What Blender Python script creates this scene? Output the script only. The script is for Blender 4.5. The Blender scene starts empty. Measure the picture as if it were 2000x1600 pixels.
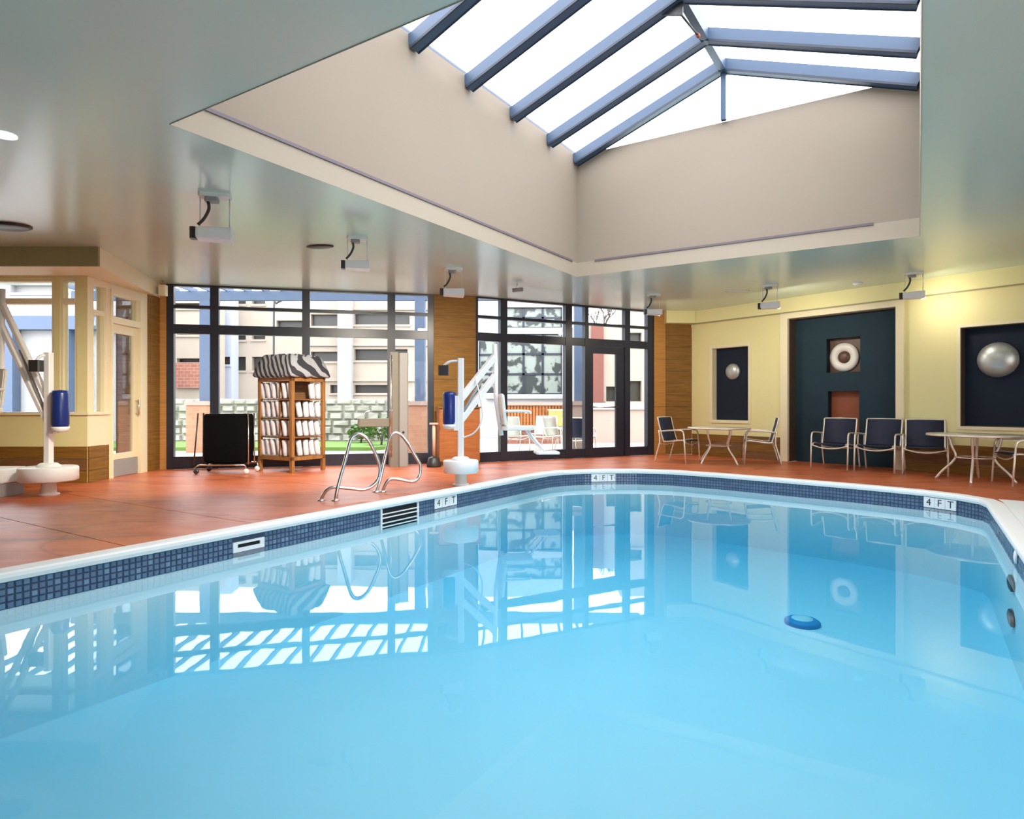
import bpy, bmesh, math, random
from mathutils import Vector, Matrix
random.seed(7)
scene = bpy.context.scene
col = scene.collection
PI = math.pi

# ------------------------------------------------------------------ camera, sky, exposure
F = 1247.0            # focal length in pixels of the 2000 px wide frame
HC = 1.12             # camera height above the deck
HZ = 790.0            # row of the horizon
cam_d = bpy.data.cameras.new('camera')
cam_d.sensor_width = 36.0
cam_d.lens = F / 2000.0 * 36.0
cam_d.shift_y = -(800.0 - HZ) / 2000.0
cam_d.clip_start = 0.05
cam_d.clip_end = 300
cam = bpy.data.objects.new('camera', cam_d)
cam.location = (0, 0, HC)
cam.rotation_euler = (PI / 2, 0, 0)
col.objects.link(cam)
scene.camera = cam

SKY = 6.5
world = bpy.data.worlds.new('sky')
scene.world = world
world.use_nodes = True
bg = world.node_tree.nodes['Background']
bg.inputs['Color'].default_value = (0.93, 0.95, 1.0, 1)
bg.inputs['Strength'].default_value = SKY

vs = scene.view_settings
vs.view_transform = 'Standard'
vs.look = 'None'
vs.exposure = 0.35
vs.gamma = 1.0
vs.use_curve_mapping = False
try:
    scene.cycles.max_bounces = 12
    scene.cycles.diffuse_bounces = 7
    scene.cycles.glossy_bounces = 5
    scene.cycles.transmission_bounces = 8
    scene.cycles.transparent_max_bounces = 24
    scene.cycles.caustics_reflective = False
    scene.cycles.sample_clamp_indirect = 6.0
    scene.cycles.use_denoising = True
except Exception:
    pass

# pool axes: A runs along the pool (and the skylight), B across it
AX = (math.sin(math.radians(32.45)), math.cos(math.radians(32.45)))
BX = (AX[1], -AX[0])
def PB(b, a):
    return (b * BX[0] + a * AX[0], b * BX[1] + a * AX[1])
CEIL = 3.2
WELL_B0, WELL_B1, WELL_A0, WELL_A1, WELL_Z = -4.68, 0.02, 2.63, 9.33, 5.16

def portal(name, loc, rot, sx, sy):
    l = bpy.data.lights.new(name, 'AREA')
    l.shape = 'RECTANGLE'; l.size = sx; l.size_y = sy
    l.cycles.is_portal = True
    o = bpy.data.objects.new(name, l)
    o.location = loc; o.rotation_euler = rot
    col.objects.link(o)
    return o
_c = PB((WELL_B0 + WELL_B1) / 2, (WELL_A0 + WELL_A1) / 2)
portal('skylight_portal', (_c[0], _c[1], WELL_Z - 0.02), (0, 0, -math.radians(32.45)), 4.7, 6.7)

# ------------------------------------------------------------------ materials
MATS = {}
def new_mat(name):
    m = bpy.data.materials.new(name)
    m.use_nodes = True
    MATS[name] = m
    nt = m.node_tree
    return m, nt, nt.nodes['Principled BSDF']

def mat(name, c, rough=0.5, metal=0.0, var=0.06, scale=6.0, bump=0.0, bscale=60.0, spec=0.5, stretch=None):
    m, nt, p = new_mat(name)
    N, L = nt.nodes, nt.links
    p.inputs['Roughness'].default_value = rough
    p.inputs['Metallic'].default_value = metal
    p.inputs['Specular IOR Level'].default_value = spec
    tc = N.new('ShaderNodeTexCoord')
    mp = N.new('ShaderNodeMapping')
    if stretch: mp.inputs['Scale'].default_value = stretch
    L.new(tc.outputs['Object'], mp.inputs['Vector'])
    nz = N.new('ShaderNodeTexNoise'); nz.inputs['Scale'].default_value = scale; nz.inputs['Detail'].default_value = 4
    L.new(mp.outputs['Vector'], nz.inputs['Vector'])
    mx = N.new('ShaderNodeMix'); mx.data_type = 'RGBA'
    mx.inputs[6].default_value = tuple(max(0, v * (1 - var)) for v in c) + (1,)
    mx.inputs[7].default_value = tuple(min(1, v * (1 + var)) for v in c) + (1,)
    L.new(nz.outputs['Fac'], mx.inputs[0])
    L.new(mx.outputs[2], p.inputs['Base Color'])
    if bump:
        n2 = N.new('ShaderNodeTexNoise'); n2.inputs['Scale'].default_value = bscale
        L.new(mp.outputs['Vector'], n2.inputs['Vector'])
        b = N.new('ShaderNodeBump'); b.inputs['Strength'].default_value = bump; b.inputs['Distance'].default_value = 0.01
        L.new(n2.outputs['Fac'], b.inputs['Height'])
        L.new(b.outputs['Normal'], p.inputs['Normal'])
    return m

def wood(name, c1, c2, scale=(1.2, 1.2, 22.0), rough=0.55):
    m, nt, p = new_mat(name)
    N, L = nt.nodes, nt.links
    tc = N.new('ShaderNodeTexCoord'); mp = N.new('ShaderNodeMapping')
    mp.inputs['Scale'].default_value = scale
    L.new(tc.outputs['Object'], mp.inputs['Vector'])
    nz = N.new('ShaderNodeTexNoise'); nz.inputs['Scale'].default_value = 2.4; nz.inputs['Detail'].default_value = 8; nz.inputs['Distortion'].default_value = 0.6
    L.new(mp.outputs['Vector'], nz.inputs['Vector'])
    cr = N.new('ShaderNodeValToRGB')
    cr.color_ramp.elements[0].position = 0.3; cr.color_ramp.elements[0].color = c1 + (1,)
    cr.color_ramp.elements[1].position = 0.7; cr.color_ramp.elements[1].color = c2 + (1,)
    L.new(nz.outputs['Fac'], cr.inputs['Fac']); L.new(cr.outputs['Color'], p.inputs['Base Color'])
    p.inputs['Roughness'].default_value = rough
    p.inputs['Specular IOR Level'].default_value = 0.25
    return m

M = {}
M['ceiling'] = mat('ceiling_paint', (0.57, 0.70, 0.60), 0.22, var=0.02, scale=1.2, bump=0.02, bscale=140, spec=0.85)
M['well'] = mat('cream_plaster', (0.315, 0.26, 0.195), 0.7, var=0.02, scale=1.5, bump=0.03, bscale=120)
M['well_strip'] = mat('cream_trim_paint', (0.42, 0.36, 0.27), 0.6, var=0.015, scale=1.5)
M['yellow'] = mat('pale_yellow_paint', (0.78, 0.72, 0.36), 0.6, var=0.03, scale=1.4, bump=0.03, bscale=120)
M['cream'] = mat('pale_cream_paint', (0.82, 0.74, 0.50), 0.55, var=0.02, scale=2)
M['olive'] = mat('olive_paint', (0.32, 0.30, 0.16), 0.6, var=0.05, scale=2)
M['wood'] = wood('walnut_veneer', (0.16, 0.075, 0.012), (0.27, 0.135, 0.025))
M['wood_light'] = wood('bright_wood_veneer', (0.40, 0.19, 0.055), (0.54, 0.27, 0.08))
M['wood_dark'] = wood('dark_plank', (0.13, 0.06, 0.025), (0.25, 0.125, 0.05))
M['wood_red'] = wood('reddish_cabinet_wood', (0.30, 0.10, 0.03), (0.45, 0.17, 0.05))
M['rack_wood'] = wood('rack_wood', (0.22, 0.10, 0.03), (0.36, 0.18, 0.06), scale=(14, 14, 1.0))
M['frame'] = mat('navy_window_frame', (0.022, 0.026, 0.042), 0.35, var=0.1)
M['teal'] = mat('dark_teal_board', (0.020, 0.044, 0.062), 0.75, var=0.12, scale=3, spec=0.2)
M['board'] = mat('midnight_blue_board', (0.010, 0.017, 0.032), 0.6, var=0.12, scale=3, spec=0.2)
M['rust'] = mat('rust_red_board', (0.28, 0.075, 0.035), 0.6, var=0.1)
M['brown_reveal'] = mat('brown_reveal_paint', (0.075, 0.05, 0.033), 0.6)
M['plaster'] = mat('pool_plaster', (0.80, 0.84, 0.84), 0.6, var=0.03, scale=1.6)
M['coping'] = mat('white_coping', (0.86, 0.87, 0.83), 0.5, var=0.03, scale=5)
M['tile'] = mat('blue_mosaic_tile', (0.12, 0.18, 0.27), 0.18, var=0.45, scale=9)
M['tile2'] = mat('pale_blue_mosaic_tile', (0.17, 0.27, 0.38), 0.2, var=0.3, scale=9)
M['grout'] = mat('dark_grout', (0.045, 0.07, 0.13), 0.7)
M['white'] = mat('white_enamel', (0.86, 0.86, 0.84), 0.35, var=0.02)
M['offwhite'] = mat('offwhite_plastic', (0.80, 0.80, 0.74), 0.45, var=0.03)
M['grey'] = mat('grey_plastic', (0.30, 0.30, 0.29), 0.5)
M['black'] = mat('black_fabric', (0.004, 0.004, 0.005), 1.0, spec=0.08)
M['dark'] = mat('dark_metal', (0.03, 0.03, 0.032), 0.4)
M['void'] = mat('dark_opening', (0.004, 0.005, 0.006), 0.8)
M['chrome'] = mat('brushed_steel', (0.72, 0.71, 0.70), 0.22, metal=1.0, var=0.03)
M['alu'] = mat('champagne_aluminium', (0.80, 0.74, 0.62), 0.35, metal=0.45, var=0.03)
M['sling'] = mat('navy_sling_fabric', (0.010, 0.016, 0.045), 0.65, var=0.15, scale=30, bump=0.1, bscale=400)
M['sling_light'] = mat('stone_sling_fabric', (0.52, 0.51, 0.44), 0.7, var=0.1, scale=30)
M['tabletop'] = mat('beige_glass_tabletop', (0.60, 0.53, 0.38), 0.35, var=0.04)
M['blue'] = mat('royal_blue_casing', (0.010, 0.028, 0.18), 0.3, var=0.08)
M['rafter'] = mat('steel_blue_rafter', (0.050, 0.088, 0.15), 0.45, var=0.06)
M['rafter_edge'] = mat('dark_rafter_edge', (0.02, 0.03, 0.05), 0.5)
M['slot'] = mat('slot_diffuser', (0.16, 0.13, 0.15), 0.5)
M['towel'] = mat('white_towel', (0.66, 0.65, 0.70), 0.95, var=0.06, scale=30, bump=0.3, bscale=200)
M['post'] = mat('taupe_metal_post', (0.20, 0.185, 0.15), 0.5, var=0.08)
M['pinkish'] = mat('pinkish_beige_paint', (0.62, 0.45, 0.35), 0.5)
M['silver_art'] = mat('silver_leaf', (0.52, 0.54, 0.52), 0.38, metal=0.6, var=0.35, scale=9)
M['white_art'] = mat('white_ceramic', (0.86, 0.83, 0.78), 0.35, var=0.04)
M['brown_art'] = mat('brown_ceramic', (0.12, 0.06, 0.04), 0.4, var=0.2)
# outdoors
M['beige_ext'] = mat('beige_brick_facade', (0.335, 0.28, 0.225), 0.85, var=0.08, scale=2.5, bump=0.1, bscale=30)
M['pink_ext'] = mat('pinkish_render', (0.396, 0.290, 0.238), 0.85, var=0.05)
M['white_ext'] = mat('white_render', (0.37, 0.37, 0.375), 0.8, var=0.05)
M['blue_ext'] = mat('slate_blue_paint', (0.075, 0.108, 0.175), 0.6, var=0.08)
M['paleblue_ext'] = mat('pale_blue_render', (0.343, 0.370, 0.449), 0.8, var=0.04)
M['dark_ext'] = mat('dark_window_void', (0.035, 0.03, 0.026), 0.35, var=0.2)
M['stone'] = mat('pale_stone', (0.343, 0.330, 0.284), 0.9, var=0.25, scale=2.2, bump=0.4, bscale=9)
M['patio'] = mat('pale_concrete', (0.363, 0.350, 0.330), 0.9, var=0.06, scale=2)
M['grass'] = mat('green_lawn', (0.106, 0.198, 0.033), 0.95, var=0.4, scale=20, bump=0.5, bscale=80)
M['leaf'] = mat('green_leaves', (0.073, 0.145, 0.026), 0.7, var=0.4, scale=12)
M['bark'] = mat('grey_bark', (0.10, 0.08, 0.07), 0.9, var=0.2)
M['drain_blue'] = mat('drain_blue_plastic', (0.06, 0.30, 0.55), 0.5)
M['red_paint'] = mat('red_brown_paint', (0.17, 0.055, 0.04), 0.7)
M['yellow_sign'] = mat('yellow_board', (0.36, 0.33, 0.10), 0.6)

def brick_mat(name, c1, c2, mortar, sc):
    m, nt, p = new_mat(name)
    N, L = nt.nodes, nt.links
    tc = N.new('ShaderNodeTexCoord'); mp = N.new('ShaderNodeMapping')
    mp.inputs['Rotation'].default_value = (PI / 2, 0, 0)
    L.new(tc.outputs['Object'], mp.inputs['Vector'])
    b = N.new('ShaderNodeTexBrick')
    b.inputs['Color1'].default_value = c1 + (1,); b.inputs['Color2'].default_value = c2 + (1,); b.inputs['Mortar'].default_value = mortar + (1,)
    b.inputs['Scale'].default_value = sc; b.inputs['Mortar Size'].default_value = 0.015
    L.new(mp.outputs['Vector'], b.inputs['Vector']); L.new(b.outputs['Color'], p.inputs['Base Color'])
    p.inputs['Roughness'].default_value = 0.85
    return m
M['brick'] = brick_mat('orange_brick', (0.396, 0.178, 0.099), (0.436, 0.218, 0.125), (0.383, 0.238, 0.165), 2.4)
M['redbrick'] = brick_mat('red_brick', (0.251, 0.086, 0.059), (0.304, 0.119, 0.079), (0.330, 0.238, 0.198), 2.2)

def deck_mat():
    m, nt, p = new_mat('terracotta_deck_coating')
    N, L = nt.nodes, nt.links
    p.inputs['Specular IOR Level'].default_value = 0.4
    tc = N.new('ShaderNodeTexCoord')
    mp = N.new('ShaderNodeMapping'); mp.inputs['Rotation'].default_value = (0, 0, math.radians(-20)); mp.inputs['Scale'].default_value = (0.55, 1.6, 1)
    L.new(tc.outputs['Object'], mp.inputs['Vector'])
    n1 = N.new('ShaderNodeTexNoise'); n1.inputs['Scale'].default_value = 1.7; n1.inputs['Detail'].default_value = 8; n1.inputs['Distortion'].default_value = 1.2
    L.new(mp.outputs['Vector'], n1.inputs['Vector'])
    cr = N.new('ShaderNodeValToRGB')
    e = cr.color_ramp.elements
    e[0].position = 0.28; e[0].color = (0.32, 0.088, 0.038, 1)
    e[1].position = 0.62; e[1].color = (0.62, 0.165, 0.060, 1)
    e.new(0.42).color = (0.51, 0.125, 0.048, 1)
    L.new(n1.outputs['Fac'], cr.inputs['Fac'])
    # thin dark scuff lines
    nv = N.new('ShaderNodeTexNoise'); nv.inputs['Scale'].default_value = 0.55; nv.inputs['Detail'].default_value = 2; nv.inputs['Distortion'].default_value = 0.8
    L.new(mp.outputs['Vector'], nv.inputs['Vector'])
    cv = N.new('ShaderNodeValToRGB'); ev = cv.color_ramp.elements
    ev[0].position = 0.488; ev[0].color = (1, 1, 1, 1); ev[1].position = 0.512; ev[1].color = (1, 1, 1, 1); ev.new(0.5).color = (0.74, 0.70, 0.70, 1)
    L.new(nv.outputs['Fac'], cv.inputs['Fac'])
    mm = N.new('ShaderNodeMix'); mm.data_type = 'RGBA'; mm.blend_type = 'MULTIPLY'; mm.inputs[0].default_value = 1.0
    L.new(cr.outputs['Color'], mm.inputs[6]); L.new(cv.outputs['Color'], mm.inputs[7])
    L.new(mm.outputs[2], p.inputs['Base Color'])
    n2 = N.new('ShaderNodeTexNoise'); n2.inputs['Scale'].default_value = 3.0; n2.inputs['Detail'].default_value = 5
    L.new(tc.outputs['Object'], n2.inputs['Vector'])
    mr = N.new('ShaderNodeMapRange'); mr.inputs['To Min'].default_value = 0.27; mr.inputs['To Max'].default_value = 0.45
    L.new(n2.outputs['Fac'], mr.inputs['Value']); L.new(mr.outputs['Result'], p.inputs['Roughness'])
    n3 = N.new('ShaderNodeTexNoise'); n3.inputs['Scale'].default_value = 45
    L.new(tc.outputs['Object'], n3.inputs['Vector'])
    b = N.new('ShaderNodeBump'); b.inputs['Strength'].default_value = 0.08; b.inputs['Distance'].default_value = 0.01
    L.new(n3.outputs['Fac'], b.inputs['Height']); L.new(b.outputs['Normal'], p.inputs['Normal'])
    return m
M['deck'] = deck_mat()

def glass_mat(name, tint, refl=0.5):
    m = bpy.data.materials.new(name); m.use_nodes = True
    nt = m.node_tree; N, L = nt.nodes, nt.links
    N.remove(N['Principled BSDF'])
    out = N['Material Output']
    t = N.new('ShaderNodeBsdfTransparent'); t.inputs['Color'].default_value = tint + (1,)
    g = N.new('ShaderNodeBsdfGlossy'); g.inputs['Roughness'].default_value = 0.01
    fr = N.new('ShaderNodeFresnel'); fr.inputs['IOR'].default_value = 1.25
    ml = N.new('ShaderNodeMath'); ml.operation = 'MULTIPLY'; ml.inputs[1].default_value = refl
    L.new(fr.outputs['Fac'], ml.inputs[0])
    mx = N.new('ShaderNodeMixShader')
    L.new(ml.outputs[0], mx.inputs['Fac']); L.new(t.outputs[0], mx.inputs[1]); L.new(g.outputs[0], mx.inputs[2])
    L.new(mx.outputs[0], out.inputs['Surface'])
    return m
M['glass'] = glass_mat('window_glass', (0.93, 0.945, 0.95))
M['skyglass'] = glass_mat('skylight_glass', (0.97, 0.97, 0.985), 0.3)

def water_mat():
    m = bpy.data.materials.new('pool_water'); m.use_nodes = True
    nt = m.node_tree; N, L = nt.nodes, nt.links
    N.remove(N['Principled BSDF'])
    out = N['Material Output']
    tc = N.new('ShaderNodeTexCoord')
    nz = N.new('ShaderNodeTexNoise'); nz.inputs['Scale'].default_value = 2.2; nz.inputs['Detail'].default_value = 2
    L.new(tc.outputs['Object'], nz.inputs['Vector'])
    b = N.new('ShaderNodeBump'); b.inputs['Strength'].default_value = 0.012; b.inputs['Distance'].default_value = 0.05
    L.new(nz.outputs['Fac'], b.inputs['Height'])
    t = N.new('ShaderNodeBsdfTransparent'); t.inputs['Color'].default_value = (1, 1, 1, 1)
    g = N.new('ShaderNodeBsdfGlossy'); g.inputs['Roughness'].default_value = 0.015
    fr = N.new('ShaderNodeFresnel'); fr.inputs['IOR'].default_value = 1.33
    L.new(b.outputs['Normal'], g.inputs['Normal']); L.new(b.outputs['Normal'], fr.inputs['Normal'])
    mx = N.new('ShaderNodeMixShader')
    # light leaving the water from below passes freely, as refraction would let it
    ge = N.new('ShaderNodeNewGeometry')
    iv = N.new('ShaderNodeMath'); iv.operation = 'SUBTRACT'; iv.inputs[0].default_value = 1.0
    L.new(ge.outputs['Backfacing'], iv.inputs[1])
    mu = N.new('ShaderNodeMath'); mu.operation = 'MULTIPLY'
    L.new(fr.outputs['Fac'], mu.inputs[0]); L.new(iv.outputs[0], mu.inputs[1])
    L.new(mu.outputs[0], mx.inputs['Fac']); L.new(t.outputs[0], mx.inputs[1]); L.new(g.outputs[0], mx.inputs[2])
    L.new(mx.outputs[0], out.inputs['Surface'])
    va = N.new('ShaderNodeVolumeAbsorption')
    va.inputs['Color'].default_value = (0.05, 0.74, 0.92, 1)
    va.inputs['Density'].default_value = 0.48
    L.new(va.outputs[0], out.inputs['Volume'])
    return m
M['water'] = water_mat()

def zebra_mat():
    m, nt, p = new_mat('zebra_print_cloth')
    N, L = nt.nodes, nt.links
    tc = N.new('ShaderNodeTexCoord'); mp = N.new('ShaderNodeMapping'); mp.inputs['Rotation'].default_value = (0.2, 0.5, 0.3)
    L.new(tc.outputs['Object'], mp.inputs['Vector'])
    w = N.new('ShaderNodeTexWave'); w.inputs['Scale'].default_value = 3.4; w.inputs['Distortion'].default_value = 3.0; w.inputs['Detail'].default_value = 1.5; w.inputs['Detail Scale'].default_value = 1.2
    L.new(mp.outputs['Vector'], w.inputs['Vector'])
    cr = N.new('ShaderNodeValToRGB'); cr.color_ramp.elements[0].position = 0.46; cr.color_ramp.elements[0].color = (0.03, 0.03, 0.04, 1)
    cr.color_ramp.elements[1].position = 0.54; cr.color_ramp.elements[1].color = (0.34, 0.36, 0.40, 1)
    L.new(w.outputs['Fac'], cr.inputs['Fac']); L.new(cr.outputs['Color'], p.inputs['Base Color'])
    p.inputs['Roughness'].default_value = 0.85
    return m
M['zebra'] = zebra_mat()

def pane_reflection_mat():  # dark and pale blotches stand in for reflections, painted into the pane colour
    m, nt, p = new_mat('painted_pane_reflections')
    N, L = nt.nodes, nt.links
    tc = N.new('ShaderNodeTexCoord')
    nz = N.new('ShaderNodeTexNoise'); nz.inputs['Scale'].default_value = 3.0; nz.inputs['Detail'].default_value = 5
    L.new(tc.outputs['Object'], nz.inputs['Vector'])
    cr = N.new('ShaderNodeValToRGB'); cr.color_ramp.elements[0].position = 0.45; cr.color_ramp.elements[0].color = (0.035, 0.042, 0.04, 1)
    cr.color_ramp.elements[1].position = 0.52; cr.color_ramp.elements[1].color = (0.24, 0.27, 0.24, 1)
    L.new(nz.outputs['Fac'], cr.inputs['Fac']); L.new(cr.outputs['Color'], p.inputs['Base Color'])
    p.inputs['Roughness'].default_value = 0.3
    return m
M['pane_reflections'] = pane_reflection_mat()

def lamp_mat():
    m, nt, p = new_mat('lit_lamp_lens')
    p.inputs['Base Color'].default_value = (0.9, 0.92, 1, 1)
    p.inputs['Emission Color'].default_value = (0.8, 0.87, 1, 1)
    p.inputs['Emission Strength'].default_value = 0.7
    return m
M['lens'] = lamp_mat()

# ------------------------------------------------------------------ mesh helpers
def catmull(pts, n=6):
    if len(pts) < 3: return [Vector(p) for p in pts]
    P = [Vector(p) for p in pts]
    out = []
    for i in range(len(P) - 1):
        p0 = P[i - 1] if i else P[i]; p1 = P[i]; p2 = P[i + 1]; p3 = P[i + 2] if i + 2 < len(P) else P[i + 1]
        for k in range(n):
            t = k / n
            out.append(0.5 * ((2 * p1) + (p2 - p0) * t + (2 * p0 - 5 * p1 + 4 * p2 - p3) * t * t + (3 * p1 - p0 - 3 * p2 + p3) * t ** 3))
    out.append(P[-1])
    return out

class MB:
    def __init__(self): self.v = []; self.f = []; self.sm = []
    def add(self, vs_, fs, smooth=False):
        o = len(self.v)
        self.v += [tuple(p) for p in vs_]
        for f in fs:
            self.f.append(tuple(i + o for i in f)); self.sm.append(smooth)
        return self
    def box(self, x0, x1, y0, y1, z0, z1, T=None):
        c = [(x, y, z) for z in (z0, z1) for x, y in ((x0, y0), (x1, y0), (x1, y1), (x0, y1))]
        if T: c = [T(*p) for p in c]
        return self.add(c, [(3, 2, 1, 0), (4, 5, 6, 7), (0, 1, 5, 4), (1, 2, 6, 5), (2, 3, 7, 6), (3, 0, 4, 7)])
    def cbox(self, x0, x1, y0, y1, z0, z1, ch, T=None):
        """box whose vertical edges are chamfered"""
        pts = [(x0 + ch, y0), (x1 - ch, y0), (x1, y0 + ch), (x1, y1 - ch), (x1 - ch, y1), (x0 + ch, y1), (x0, y1 - ch), (x0, y0 + ch)]
        return self.prism(pts, z0, z1, T)
    def prism(self, pts, z0, z1, T=None):
        n = len(pts)
        c = [(p[0], p[1], z0) for p in pts] + [(p[0], p[1], z1) for p in pts]
        if T: c = [T(*p) for p in c]
        fs = [tuple(range(n - 1, -1, -1)), tuple(range(n, 2 * n))] + [(i, (i + 1) % n, n + (i + 1) % n, n + i) for i in range(n)]
        return self.add(c, fs)
    def tube(self, pts, r, seg=8, smooth_path=0, r1=None):
        P = catmull(pts, smooth_path) if smooth_path else [Vector(p) for p in pts]
        n = len(P); vs_ = []; prev = None
        for i, p in enumerate(P):
            t = (P[min(i + 1, n - 1)] - P[max(i - 1, 0)]).normalized()
            if prev is None:
                up = Vector((0, 0, 1)) if abs(t.z) < 0.9 else Vector((1, 0, 0))
                a = t.cross(up).normalized()
            else:
                a = (prev - t * prev.dot(t)).normalized()
            prev = a; b = t.cross(a)
            rr = r if r1 is None else r + (r1 - r) * i / (n - 1)
            for k in range(seg):
                an = 2 * PI * k / seg
                vs_.append(p + (a * math.cos(an) + b * math.sin(an)) * rr)
        fs = []
        for i in range(n - 1):
            for k in range(seg):
                k2 = (k + 1) % seg
                fs.append((i * seg + k, i * seg + k2, (i + 1) * seg + k2, (i + 1) * seg + k))
        o = len(self.v)
        self.add(vs_, fs, True)
        self.f.append(tuple(o + k for k in range(seg - 1, -1, -1))); self.sm.append(False)
        self.f.append(tuple(o + (n - 1) * seg + k for k in range(seg))); self.sm.append(False)
        return self
    def lathe(self, prof, seg=24, T=None, smooth=True):
        """prof: (r, z) from bottom to top about the z axis"""
        vs_ = []
        for r, z in prof:
            for k in range(seg):
                an = 2 * PI * k / seg
                p = (r * math.cos(an), r * math.sin(an), z)
                vs_.append(T(*p) if T else p)
        fs = []
        for i in range(len(prof) - 1):
            for k in range(seg):
                k2 = (k + 1) % seg
                fs.append((i * seg + k, i * seg + k2, (i + 1) * seg + k2, (i + 1) * seg + k))
        o = len(self.v)
        self.add(vs_, fs, smooth)
        if prof[0][0] > 1e-6: self.f.append(tuple(o + k for k in range(seg - 1, -1, -1))); self.sm.append(False)
        if prof[-1][0] > 1e-6: self.f.append(tuple(o + (len(prof) - 1) * seg + k for k in range(seg))); self.sm.append(False)
        return self
    def build(self, name, m, parent=None, loc=None, bevel=0.0):
        me = bpy.data.meshes.new(name)
        me.from_pydata(self.v, [], self.f)
        me.polygons.foreach_set('use_smooth', self.sm)
        bm = bmesh.new(); bm.from_mesh(me)
        bmesh.ops.remove_doubles(bm, verts=bm.verts, dist=1e-5)
        bmesh.ops.recalc_face_normals(bm, faces=bm.faces)
        if bevel:
            es = [e for e in bm.edges if len(e.link_faces) == 2 and e.calc_face_angle(0) > 0.6]
            bmesh.ops.bevel(bm, geom=es, offset=bevel, segments=2, affect='EDGES', clamp_overlap=True)
        bm.to_mesh(me); bm.free()
        me.materials.append(m)
        o = bpy.data.objects.new(name, me)
        col.objects.link(o)
        if parent: o.parent = parent
        if loc: o.location = loc
        return o

def tag(o, label=None, cat=None, group=None, kind=None):
    if label: o['label'] = label
    if cat: o['category'] = cat
    if group: o['group'] = group
    if kind: o['kind'] = kind
    return o
def thing(name, label, cat, loc=(0, 0, 0), rotz=0.0, group=None):
    o = bpy.data.objects.new(name, None)
    o.empty_display_size = 0.1
    col.objects.link(o)
    o.location = loc; o.rotation_euler = (0, 0, rotz)
    return tag(o, label, cat, group)
def structure(name, label=None):
    o = bpy.data.objects.new(name, None)
    col.objects.link(o)
    o['kind'] = 'structure'
    if label: o['label'] = label
    return o
def S(o, label=None):
    o['kind'] = 'structure'
    if label: o['label'] = label
    return o
def copy_tree(o, parent=None):
    c = o.copy(); col.objects.link(c)
    c.parent = parent
    for ch in list(o.children):
        copy_tree(ch, c)
    return c

def fill(outer, holes, z):
    bm = bmesh.new()
    es = []
    for loop in [outer] + holes:
        vsx = [bm.verts.new((p[0], p[1], z)) for p in loop]
        for i in range(len(vsx)):
            es.append(bm.edges.new((vsx[i], vsx[(i + 1) % len(vsx)])))
    bmesh.ops.triangle_fill(bm, use_beauty=True, use_dissolve=False, edges=es)
    return bm
def slab(name, outer, holes, z0, z1, m, parent=None):
    bm = fill(outer, holes, z0)
    r = bmesh.ops.extrude_face_region(bm, geom=list(bm.faces))
    bmesh.ops.translate(bm, verts=[e for e in r['geom'] if isinstance(e, bmesh.types.BMVert)], vec=(0, 0, z1 - z0))
    bmesh.ops.recalc_face_normals(bm, faces=bm.faces)
    me = bpy.data.meshes.new(name); bm.to_mesh(me); bm.free()
    me.materials.append(m)
    o = bpy.data.objects.new(name, me); col.objects.link(o)
    if parent: o.parent = parent
    return o
def offset(poly, d):
    """offset a counter-clockwise polygon outwards by d"""
    n = len(poly); out = []
    for i in range(n):
        p0 = Vector(poly[i - 1]); p1 = Vector(poly[i]); p2 = Vector(poly[(i + 1) % n])
        e1 = (p1 - p0).normalized(); e2 = (p2 - p1).normalized()
        n1 = Vector((e1.y, -e1.x)); n2 = Vector((e2.y, -e2.x))
        m_ = (n1 + n2)
        m_ = m_.normalized()
        k = d / max(0.35, m_.dot(n1))
        out.append((p1.x + m_.x * k, p1.y + m_.y * k))
    return out

class Wall:
    """a vertical wall line: u along it, w outwards (away from the room), z up"""
    def __init__(self, p0, p1, flip=False):
        self.o = Vector(p0); v = Vector(p1) - self.o
        self.len = v.length; self.d = v.normalized()
        self.n = Vector((-self.d.y, self.d.x))
        if flip: self.n = -self.n
    def T(self, u, w, z):
        p = self.o + self.d * u + self.n * w
        return (p.x, p.y, z)
    def u(self, px, w=0.0):
        k = (px - 1000.0) / F
        o = self.o + self.n * w
        return (k * o.y - o.x) / (self.d.x - k * self.d.y)
    def depth(self, px, w=0.0):
        return (self.o + self.n * w + self.d * self.u(px, w)).y
    def z(self, px, py, w=0.0):
        return HC + (HZ - py) / F * self.depth(px, w)
    def grid(self, u0, u1, z0, z1, holes, w0, w1, mb=None):
        mb = mb or MB()
        us = sorted({u0, u1} | {h[0] for h in holes} | {h[1] for h in holes})
        for a, b in zip(us[:-1], us[1:]):
            if b - a < 1e-4 or a < u0 - 1e-4 or b > u1 + 1e-4: continue
            spans = sorted((h[2], h[3]) for h in holes if h[0] <= a + 1e-5 and h[1] >= b - 1e-5)
            z = z0
            for s0, s1 in spans:
                if s0 > z + 1e-4: mb.box(a, b, w0, w1, z, s0, self.T)
                z = max(z, s1)
            if z < z1 - 1e-4: mb.box(a, b, w0, w1, z, z1, self.T)
        return mb
def FX(px, d): return (px - 1000.0) / F * d
def FZ(py, d): return HC + (HZ - py) / F * d

# ------------------------------------------------------------------ room plan
P1a, P1b = (-5.95, 11.0), (-1.50, 12.05)
P2a, P2b = (-0.69, 12.27), (3.13, 14.20)
PC, PR = (3.43, 14.35), (4.06, 14.40)
PRe = (10.1, 6.40)
W1 = Wall(P1a, P1b); W2 = Wall(P2a, P2b); WC = Wall(P1b, P2a); WP = Wall(P2b, PC); WN = Wall(PC, PR)
WR = Wall(PR, PRe)
WLS = Wall((-6.07, 9.13), (-6.07, 11.0))
WLF = Wall((-9.2, 9.13), (-6.07, 9.13))
room = [(-9.2, -3.0), (10.1, -3.0), PRe, PR, PC, P2b, P2a, P1b, P1a, (-9.2, 11.0)]

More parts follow.
